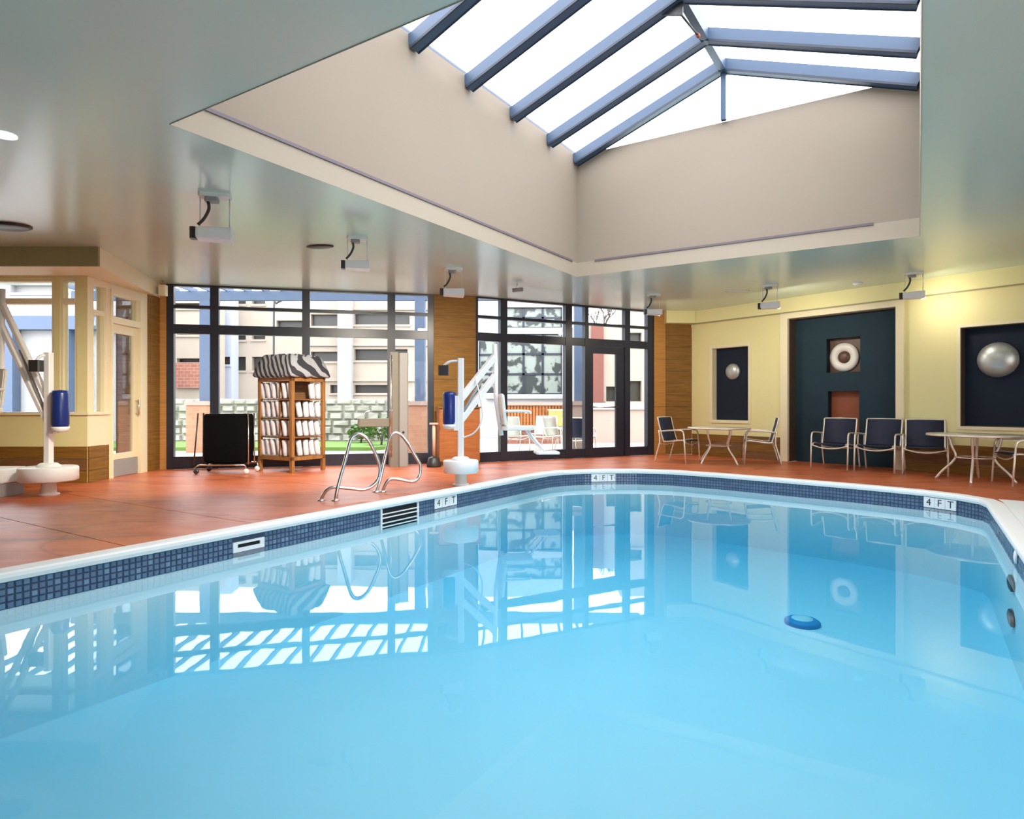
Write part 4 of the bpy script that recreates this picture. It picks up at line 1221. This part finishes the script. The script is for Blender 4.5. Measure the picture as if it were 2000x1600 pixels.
def aim(o, tx, ty, tz, watts, spread):
    """added fill lamp behind the housing, turned to the wall and away from the water"""
    p = Vector(o.location); s = o.scale[0]
    h = Vector((tx - p.x, ty - p.y, 0)).normalized()
    c = p + h * 0.105 * s + Vector((0, 0, -0.40 * s))
    d = (Vector((tx, ty, tz)) - c).normalized()
    q = d.to_track_quat('-Z', 'Y')
    l = bpy.data.lights.new('added_wall_fill', 'AREA'); l.shape = 'RECTANGLE'; l.size = 0.30; l.size_y = 0.16  # the fixtures hang unlit; this light is added to brighten the room edges
    l.energy = watts; l.color = (1.0, 0.90, 0.74); l.spread = spread
    lo = bpy.data.objects.new('added_wall_fill', l)
    lo.location = c + d * 0.012; lo.rotation_euler = q.to_euler(); col.objects.link(lo)
fx0 = make_fixture()
def cpt(px, py):
    d = (CEIL - HC) * F / (HZ - py); return (FX(px, d), d)
fl = [(420, 380, 0.25, 1.12, 'white floodlight nearest the camera, hung left of the skylight well'),
      (698, 464, 0.2, 0.98, 'white floodlight hung in front of the first window wall'),
      (886, 524, 0.15, 1.05, 'white floodlight hung above the walnut column'),
      (1277, 575, 0.1, 0.95, 'white floodlight hung before the right end of the windows'),
      (1504, 557, -0.6, 1.0, 'white floodlight hung left of the dark recess by the yellow wall'),
      (1785, 533, -0.6, 1.0, 'white floodlight hung right of the dark recess by the yellow wall')]
AIMS = [(-6.2, 9.5, 0.2, 16, 1.1), (-3.6, 11.0, 0.2, 54, 1.8), (-1.1, 11.9, 0.4, 32, 2.3), (3.4, 13.9, 0.4, 24, 3.0), (5.9, 12.0, 1.8, 15, 3.14), (7.9, 10.1, 2.45, 7, 3.14)]
for i, (px, py, rz, sc, lb) in enumerate(fl):
    o = fx0 if i == 0 else copy_tree(fx0)
    x, y = cpt(px, py)
    o.location = (x, y, CEIL); o.rotation_euler = (0, 0, rz); o.scale = (sc, sc, sc * 0.92); o['label'] = lb
    aim(o, *AIMS[i])
def ceiling_bit(px, py, name, label, cat, prof, m_, sx=1.0, sy=1.0, rz=0.0):
    x, y = cpt(px, py)
    c, s = math.cos(rz), math.sin(rz)
    o = MB().lathe(prof, 24, lambda a, b, z: (x + c * a * sx - s * b * sy, y + s * a * sx + c * b * sy, CEIL + z)).build(name, m_)
    return tag(o, label, cat)
ceiling_bit(625, 481, 'ceiling_vent', 'dark slot vent in the ceiling beside the second floodlight', 'vent', [(0.19, 0.0), (0.19, -0.012), (0.15, -0.02), (0.0, -0.02)], M['dark'], 1.0, 0.5, -0.2)
v_ = ceiling_bit(15, 441, 'ceiling_vent', 'dark edged ceiling vent above the left bay', 'vent', [(0.26, 0.0), (0.26, -0.015), (0.22, -0.03), (0.0, -0.03)], M['dark'], 1.0, 0.7)
ceiling_bit(8, 263, 'downlight', 'glowing recessed downlight at the left edge of the ceiling', 'light', [(0.085, 0.0), (0.085, -0.01), (0.07, -0.014), (0.0, -0.012)], M['lens'])
ceiling_bit(1675, 553, 'smoke_detector', 'small white smoke detector on the ceiling near the yellow wall', 'detector', [(0.075, 0.0), (0.075, -0.02), (0.05, -0.04), (0.0, -0.042)], M['white'])
ceiling_bit(1440, 568, 'sprinkler_plate', 'flat pale plate on the ceiling left of the recess floodlight', 'plate', [(0.16, 0.0), (0.16, -0.008), (0.14, -0.012), (0.0, -0.012)], M['offwhite'], 1.4, 0.4)
x, y = cpt(1010, 556)
cs = thing('ceiling_speaker', 'small dark track spot under the ceiling before the second window', 'light', (x, y, CEIL))
MB().tube([(0, 0, 0), (0, 0, -0.09)], 0.012, 8).build('stem', M['offwhite'], cs)
MB().tube([(-0.08, 0, -0.10), (0.10, 0.02, -0.08)], 0.035, 12).build('head', M['grey'], cs)
sd = thing('corner_camera', 'small beige alarm box on the bracket above the corner post', 'alarm', (-5.86, 10.72, 2.96))
MB().cbox(-0.06, 0.06, -0.05, 0.05, -0.02, 0.16, 0.012).build('case', M['cream'], sd)
MB().tube([(0, 0, 0.15), (0.0, 0.0, 0.24)], 0.012, 8).build('bracket', M['grey'], sd)
MB().cbox(-0.1, -0.055, -0.04, 0.04, 0.02, 0.12, 0.01).build('grille', M['grey'], sd)

# ------------------------------------------------------------------ outdoors
gr = slab('ground', [(-70, -40), (70, -40), (70, 90), (-70, 90)], [offset(room, 0.13)], -0.16, -0.06, M['patio']); S(gr, 'pale concrete ground outside the pool hall')
lawn = slab('lawn', [(-11.9, 16.2), (-3.6, 16.2), (-1.5, 18.9), (-11.9, 18.9)], [], -0.06, 0.03, M['grass'])
tag(lawn, 'green lawn strip in front of the stone wall', 'lawn', kind='stuff')

# pergola outside the first window wall
pg = thing('pergola', 'slate blue pergola with rafters outside the window walls', 'pergola')
PD = 16.0
def PGT(x, y, z): return (x, y, z)
MB().box(-11.0, 3.2, PD - 0.08, PD + 0.08, 3.72, 3.95).build('fascia_beam', M['blue_ext'], pg)
x = -10.8
while x < 3.2:
    y0 = 11.35 + max(0, (x + 5.95)) * 0.236 if x < -1 else 12.7 + (x + 0.7) * 0.52
    if x < -5.95: y0 = 11.4
    MB().box(x - 0.024, x + 0.024, y0, PD + 0.3, 3.95, 4.06).build('rafter', M['blue_ext'], pg)
    x += 0.46
for px in (404, 821, 1131):
    xx = FX(px, PD)
    MB().box(xx - 0.125, xx + 0.125, PD - 0.125, PD + 0.125, 0.9, 3.72).build('column', M['blue_ext'], pg)
for px, w_, m_ in ((389, 0.25, M['brick']), (816, 0.28, M['brick']), (1131, 0.24, M['pink_ext'])):
    xx = FX(px, PD - 0.3)
    MB().box(xx - w_, xx + w_, PD - 0.45, PD + 0.15, -0.06, 1.10).build('pier', m_, pg)
    MB().box(xx - w_ - 0.03, xx + w_ + 0.03, PD - 0.48, PD + 0.18, 1.10, 1.20).build('pier_cap', M['pink_ext'], pg)

def facade(name, label, d, px0, px1, ztop, m_, holes, thick=0.6, extra=None, cat='building', sill=None, back=None):
    """a building front parallel to x at depth d; holes given by the rows and columns they fill"""
    o = thing(name, label, cat)
    w = Wall((FX(px0, d), d), (FX(px1, d), d))
    hs = [(FX(a, d) - FX(px0, d), FX(b, d) - FX(px0, d), FZ(y1, d), FZ(y0, d)) for a, b, y0, y1 in holes]
    w.grid(0, w.len, -0.06, ztop, hs, 0.0, thick).build('wall', m_, o)
    for h in hs:
        p = MB().box(h[0] + 0.002, h[1] - 0.002, 0.22, 0.26, h[2] + 0.002, h[3] - 0.002, w.T).build('window', back or M['dark_ext'], o)
        MB().box(h[0] - 0.04, h[1] + 0.04, -0.05, 0.0, h[2] - 0.08, h[2], w.T).build('window_sill', m_, p)
    return o, w
o, w = facade('garage_building', 'beige parking building with dark openings behind the pergola', 24.0, 452, 845, 5.35, M['beige_ext'],
    [(457, 480, 578, 594), (492, 518, 578, 594), (457, 480, 650, 664), (492, 518, 650, 663), (457, 480, 697, 724), (492, 516, 697, 724),
     (607, 663, 614, 637), (692, 800, 612, 634), (540, 590, 626, 640), (607, 663, 687, 706), (692, 796, 682, 704), (645, 663, 752, 768), (692, 790, 752, 768)])
MB().box(FX(664, 24) - w.o.x, FX(690, 24) - w.o.x, -0.35, 0.0, -0.06, 5.1, w.T).build('white_pier', M['white_ext'], o)
for py in (606, 676, 745):
    MB().box(FX(600, 24) - w.o.x, w.len, -0.08, 0.0, FZ(py, 24), FZ(py, 24) + 0.12, w.T).build('ledge', M['beige_ext'], o)
facade('pale_blue_block', 'narrow pale blue rendered block beside the parking building', 23.0, 424, 452, 5.3, M['paleblue_ext'], [(430, 449, 697, 712)])
o, w = facade('brick_wing', 'beige building wing with red brick base behind the left pane', 22.0, 290, 424, 4.95, M['beige_ext'],
    [(335, 400, 592, 602), (345, 398, 700, 708), (345, 398, 648, 654)])
MB().box(FX(345, 22) - w.o.x, FX(400, 22) - w.o.x, -0.10, 0.0, FZ(758, 22), FZ(709, 22), w.T).build('brick_base', M['redbrick'], o)
# stone retaining wall, stone by stone
sw = thing('stone_wall', 'rough pale stone retaining wall along the lawn', 'wall')
sx0, sx1, sd_ = FX(335, 19.2), FX(800, 19.2), 19.2
MB().box(sx0, sx1, sd_ + 0.08, sd_ + 0.4, -0.06, 1.28).build('core', M['stone'], sw)
z = 0.0; rw = 0
while z < 1.28:
    h = random.uniform(0.17, 0.24); x = sx0 + random.uniform(-0.2, 0)
    while x < sx1:
        wd = random.uniform(0.28, 0.52)
        pr = random.uniform(-0.08, 0.02)
        a0, a1, b0, b1 = x + 0.015, x + wd - 0.015, z + 0.012, z + h - 0.012
        j = lambda s: random.uniform(-s, s)
        v = [(a0 + j(.02), sd_ + 0.1, b0 + j(.02)), (a1 + j(.02), sd_ + 0.1, b0 + j(.02)), (a1 + j(.02), sd_ + 0.1, b1 + j(.02)), (a0 + j(.02), sd_ + 0.1, b1 + j(.02)),
             (a0 + .04, sd_ + pr, b0 + .03), (a1 - .04, sd_ + pr + j(.03), b0 + .03), (a1 - .05, sd_ + pr, b1 - .03), (a0 + .05, sd_ + pr + j(.03), b1 - .03)]
        MB().add(v, [(4, 5, 6, 7), (0, 1, 5, 4), (1, 2, 6, 5), (2, 3, 7, 6), (3, 0, 4, 7), (3, 2, 1, 0)]).build('stone', M['stone'], sw)
        x += wd
    z += h; rw += 1
# street lamp
lp = thing('street_lamp', 'thin dark street lamp with curved arm outside the second pane', 'lamp post', (FX(535, 20.5), 20.5, -0.06))
MB().tube([(0, 0, 0), (0, 0, 4.2), (0.08, 0, 4.42), (0.35, 0, 4.55), (0.9, 0, 4.6)], 0.035, 8, 3).build('pole', M['dark'], lp)
MB().cbox(0.85, 1.3, -0.1, 0.1, 4.54, 4.64, 0.04).build('head', M['dark'], lp)
# shrubs
def shrub(x, y, r, h, label, n=260):
    o = thing('shrub', label, 'shrub', (x, y, 0.035), group='shrubs in front of the stone wall')
    MB().tube([(0, 0, 0), (0.03, 0, h * 0.5)], 0.03, 6).tube([(0, 0, 0.1), (-0.12, 0.05, h * 0.5)], 0.02, 6).build('stem', M['bark'], o)
    m_ = MB()
    for i in range(n):
        th, ph = random.uniform(0, 2 * PI), math.acos(random.uniform(-0.6, 1))
        rr = random.uniform(0.65, 1.0)
        c = Vector((r * rr * math.sin(ph) * math.cos(th), r * rr * math.sin(ph) * math.sin(th), h * 0.5 + h * 0.5 * rr * math.cos(ph)))
        a = Vector((random.gauss(0, 1), random.gauss(0, 1), random.gauss(0, 1))).normalized()
        b = a.cross(Vector((0.3, 0.5, 0.8))).normalized()
        s = random.uniform(0.05, 0.10)
        m_.add([c - a * s, c + b * s * 0.5, c + a * s, c - b * s * 0.5], [(0, 1, 2, 3)])
    lf = m_.build('leaves', M['leaf'], o); lf['kind'] = 'stuff'
    return o
shrub(FX(745, 17.2), 17.2, 0.42, 0.75, 'leafy green shrub on the lawn seen beside the taupe post')
shrub(FX(705, 18.2), 18.2, 0.35, 0.55, 'smaller green shrub left of the taupe post shelf')
shrub(FX(800, 18.4), 18.4, 0.40, 0.65, 'green shrub behind the brick pier')

# white building with gridded window outside the second window wall
gb = thing('white_building', 'white building with a dark gridded window outside the door wall', 'building')
GD = 22.0
gw = Wall((FX(925, GD), GD), (FX(1118, GD), GD))
ux = lambda px: FX(px, GD) - gw.o.x
holes = [(ux(985), ux(1098), FZ(770, GD), FZ(652, GD)), (ux(985), ux(1098), FZ(640, GD), FZ(600, GD)), (ux(935), ux(972), FZ(768, GD), FZ(655, GD))]
gw.grid(0, gw.len, -0.06, 5.1, holes, 0, 0.4).build('wall', M['white_ext'], gb)
for hi, h in enumerate(holes):
    f_ = MB(); nc, nr = ((3, 3), (3, 2), (1, 3))[hi]
    for i in range(nc + 1):
        u = h[0] + (h[1] - h[0]) * i / nc
        f_.box(u - 0.04, u + 0.04, 0.10, 0.18, h[2], h[3], gw.T)
    for i in range(nr + 1):
        zz = h[2] + (h[3] - h[2]) * i / nr
        f_.box(h[0], h[1], 0.10, 0.18, zz - 0.035, zz + 0.035, gw.T)
    wn_ = f_.build('window', M['frame'], gb)
    for i in range(nc):
        for j_ in range(nr):
            u0 = h[0] + (h[1] - h[0]) * i / nc; u1 = h[0] + (h[1] - h[0]) * (i + 1) / nc
            z0 = h[2] + (h[3] - h[2]) * j_ / nr; z1 = h[2] + (h[3] - h[2]) * (j_ + 1) / nr
            MB().box(u0 + 0.04, u1 - 0.04, 0.13, 0.15, z0 + 0.035, z1 - 0.035, gw.T).build('pane', M['pane_reflections'], wn_)
MB().box(ux(950), ux(1110), -0.12, 0.0, FZ(779, GD), FZ(770, GD), gw.T).build('window_sill', M['white_ext'], gb)
# slatted planter, yellow sign
PLD = 19.0
pl = thing('slatted_planter', 'reddish slatted wood planter below the gridded window', 'planter', (FX(1040, PLD), PLD, -0.06))
pw2 = (FX(1108, PLD) - FX(985, PLD)) / 2
zb_, zt_ = FZ(833, PLD) + 0.06, FZ(790, PLD) + 0.06
MB().box(-pw2, pw2, 0.05, 0.5, 0.0, zt_ - 0.02).build('box', M['redbrick'], pl)
n = 20
for i in range(n):
    x0 = -pw2 + 2 * pw2 * i / n
    MB().box(x0 + 0.012, x0 + 2 * pw2 / n - 0.012, 0.0, 0.05, zb_, zt_ - 0.04).build('slat', M['wood_red'], pl)
MB().box(-pw2 - 0.05, pw2 + 0.05, -0.05, 0.55, zt_ - 0.03, zt_ + 0.06).build('cap', M['pink_ext'], pl)
MB().box(-pw2 - 0.05, pw2 + 0.05, -0.08, 0.05, zb_ - 0.09, zb_).build('ledge', M['white_ext'], pl)
ys = thing('yellow_sign', 'plain yellow notice board against the slatted planter', 'sign', (FX(1085, PLD), PLD - 0.09, FZ(832, PLD)))
MB().box(-0.22, 0.22, -0.02, 0.02, 0.0, 0.46).build('board', M['yellow_sign'], ys)
MB().box(-0.24, 0.24, -0.025, 0.025, 0.46, 0.50).build('top_edge', M['pinkish'], ys)
# outdoor chairs on the patio
oc = []
for px, d_, rz, lb, mm in ((1003, 15.2, 0.4, 'pale outdoor chair beyond the lift seat, left one', 'l'), (1062, 16.3, -0.3, 'pale outdoor chair outside near the planter, middle one', 'l'),
                           (1092, 15.4, 0.9, 'pale outdoor chair outside just left of the blue column', 'l'), (1131, 14.9, 2.6, 'navy outdoor chair outside the narrow pane beside the glass door', 'd')):
    o = copy_tree(chair); o.location = (FX(px, d_), d_, -0.06); o.rotation_euler = (0, 0, rz); o['label'] = lb; o['group'] = 'chairs on the patio outside'
    if mm == 'l':
        for ch in o.children:
            if ch.name.split('.')[0] in ('seat', 'backrest'):
                ch.data = ch.data.copy(); ch.data.materials[0] = M['sling_light']
# salmon building outside the glass door
sb, w = facade('salmon_building', 'beige and salmon building outside the glass door', 20.0, 1143, 1300, 3.6, M['beige_ext'], [(1184, 1206, 755, 784), (1231, 1253, 744, 784), (1231, 1253, 650, 671)])
ux = lambda px: FX(px, 20.0) - w.o.x
MB().box(ux(1120), ux(1300), -0.30, 0.0, -0.06, FZ(800, 20), w.T).build('plinth', M['pink_ext'], sb)
MB().box(ux(1118), ux(1302), -0.36, 0.02, FZ(800, 20), FZ(787, 20), w.T).build('ledge', M['white_ext'], sb)
MB().box(ux(1155), ux(1178), -0.12, 0.0, FZ(787, 20), 3.6, w.T).build('red_pilaster', M['red_paint'], sb)
MB().box(ux(1212), ux(1300), 0.0, 0.6, 3.6, 4.5, w.T).build('upper_storey', M['pink_ext'], sb)
# bare tree
tr_ = thing('bare_tree', 'bare winter tree behind the salmon building above the door', 'tree', (FX(1172, 24.0), 24.0, -0.06))
m_ = MB()
def branch(p, d, ln, r, lv):
    q = p + d * ln
    m_.tube([p, (p + q) / 2 + Vector((random.uniform(-.05, .05), random.uniform(-.05, .05), 0)) * ln, q], r, 5, 0, r * 0.6)
    if lv == 0: return
    for i in range(3):
        nd = (d + Vector((random.uniform(-.8, .8), random.uniform(-.8, .8), random.uniform(0, .5)))).normalized()
        branch(p + d * ln * random.uniform(0.55, 1.0), nd, ln * random.uniform(0.6, 0.8), r * 0.6, lv - 1)
MB().tube([(0, 0, 0), (0.05, 0, 1.5), (0, 0, 3.2)], 0.14, 8, 3).build('trunk', M['bark'], tr_)
branch(Vector((0, 0, 3.1)), Vector((0.1, 0, 1)).normalized(), 0.9, 0.08, 4)
m_.build('branches', M['bark'], tr_)
# far long building closing the view behind everything
facade('distant_block', 'pale distant block behind the salmon building', 34.0, 1105, 1420, 5.2, M['beige_ext'], [(1150, 1170, 640, 652), (1190, 1205, 640, 652)])
# white garage seen through the left bay
wg, w = facade('white_garage', 'white garage building seen through the left bay windows', 19.0, -160, 285, 4.95, M['white_ext'], [(20, 108, 556, 572), (120, 132, 558, 570), (178, 205, 556, 570)], back=M['grey'])
ux = lambda px: FX(px, 19.0) - w.o.x
MB().box(ux(-160), ux(285), -0.35, 0.0, FZ(646, 19), FZ(620, 19), w.T).build('canopy_beam', M['blue_ext'], wg)
MB().box(ux(126), ux(150), -0.35, -0.05, -0.06, FZ(646, 19), w.T).build('canopy_post', M['blue_ext'], wg)
MB().box(ux(10), ux(42), -0.35, -0.05, -0.06, FZ(646, 19), w.T).build('canopy_post', M['blue_ext'], wg)
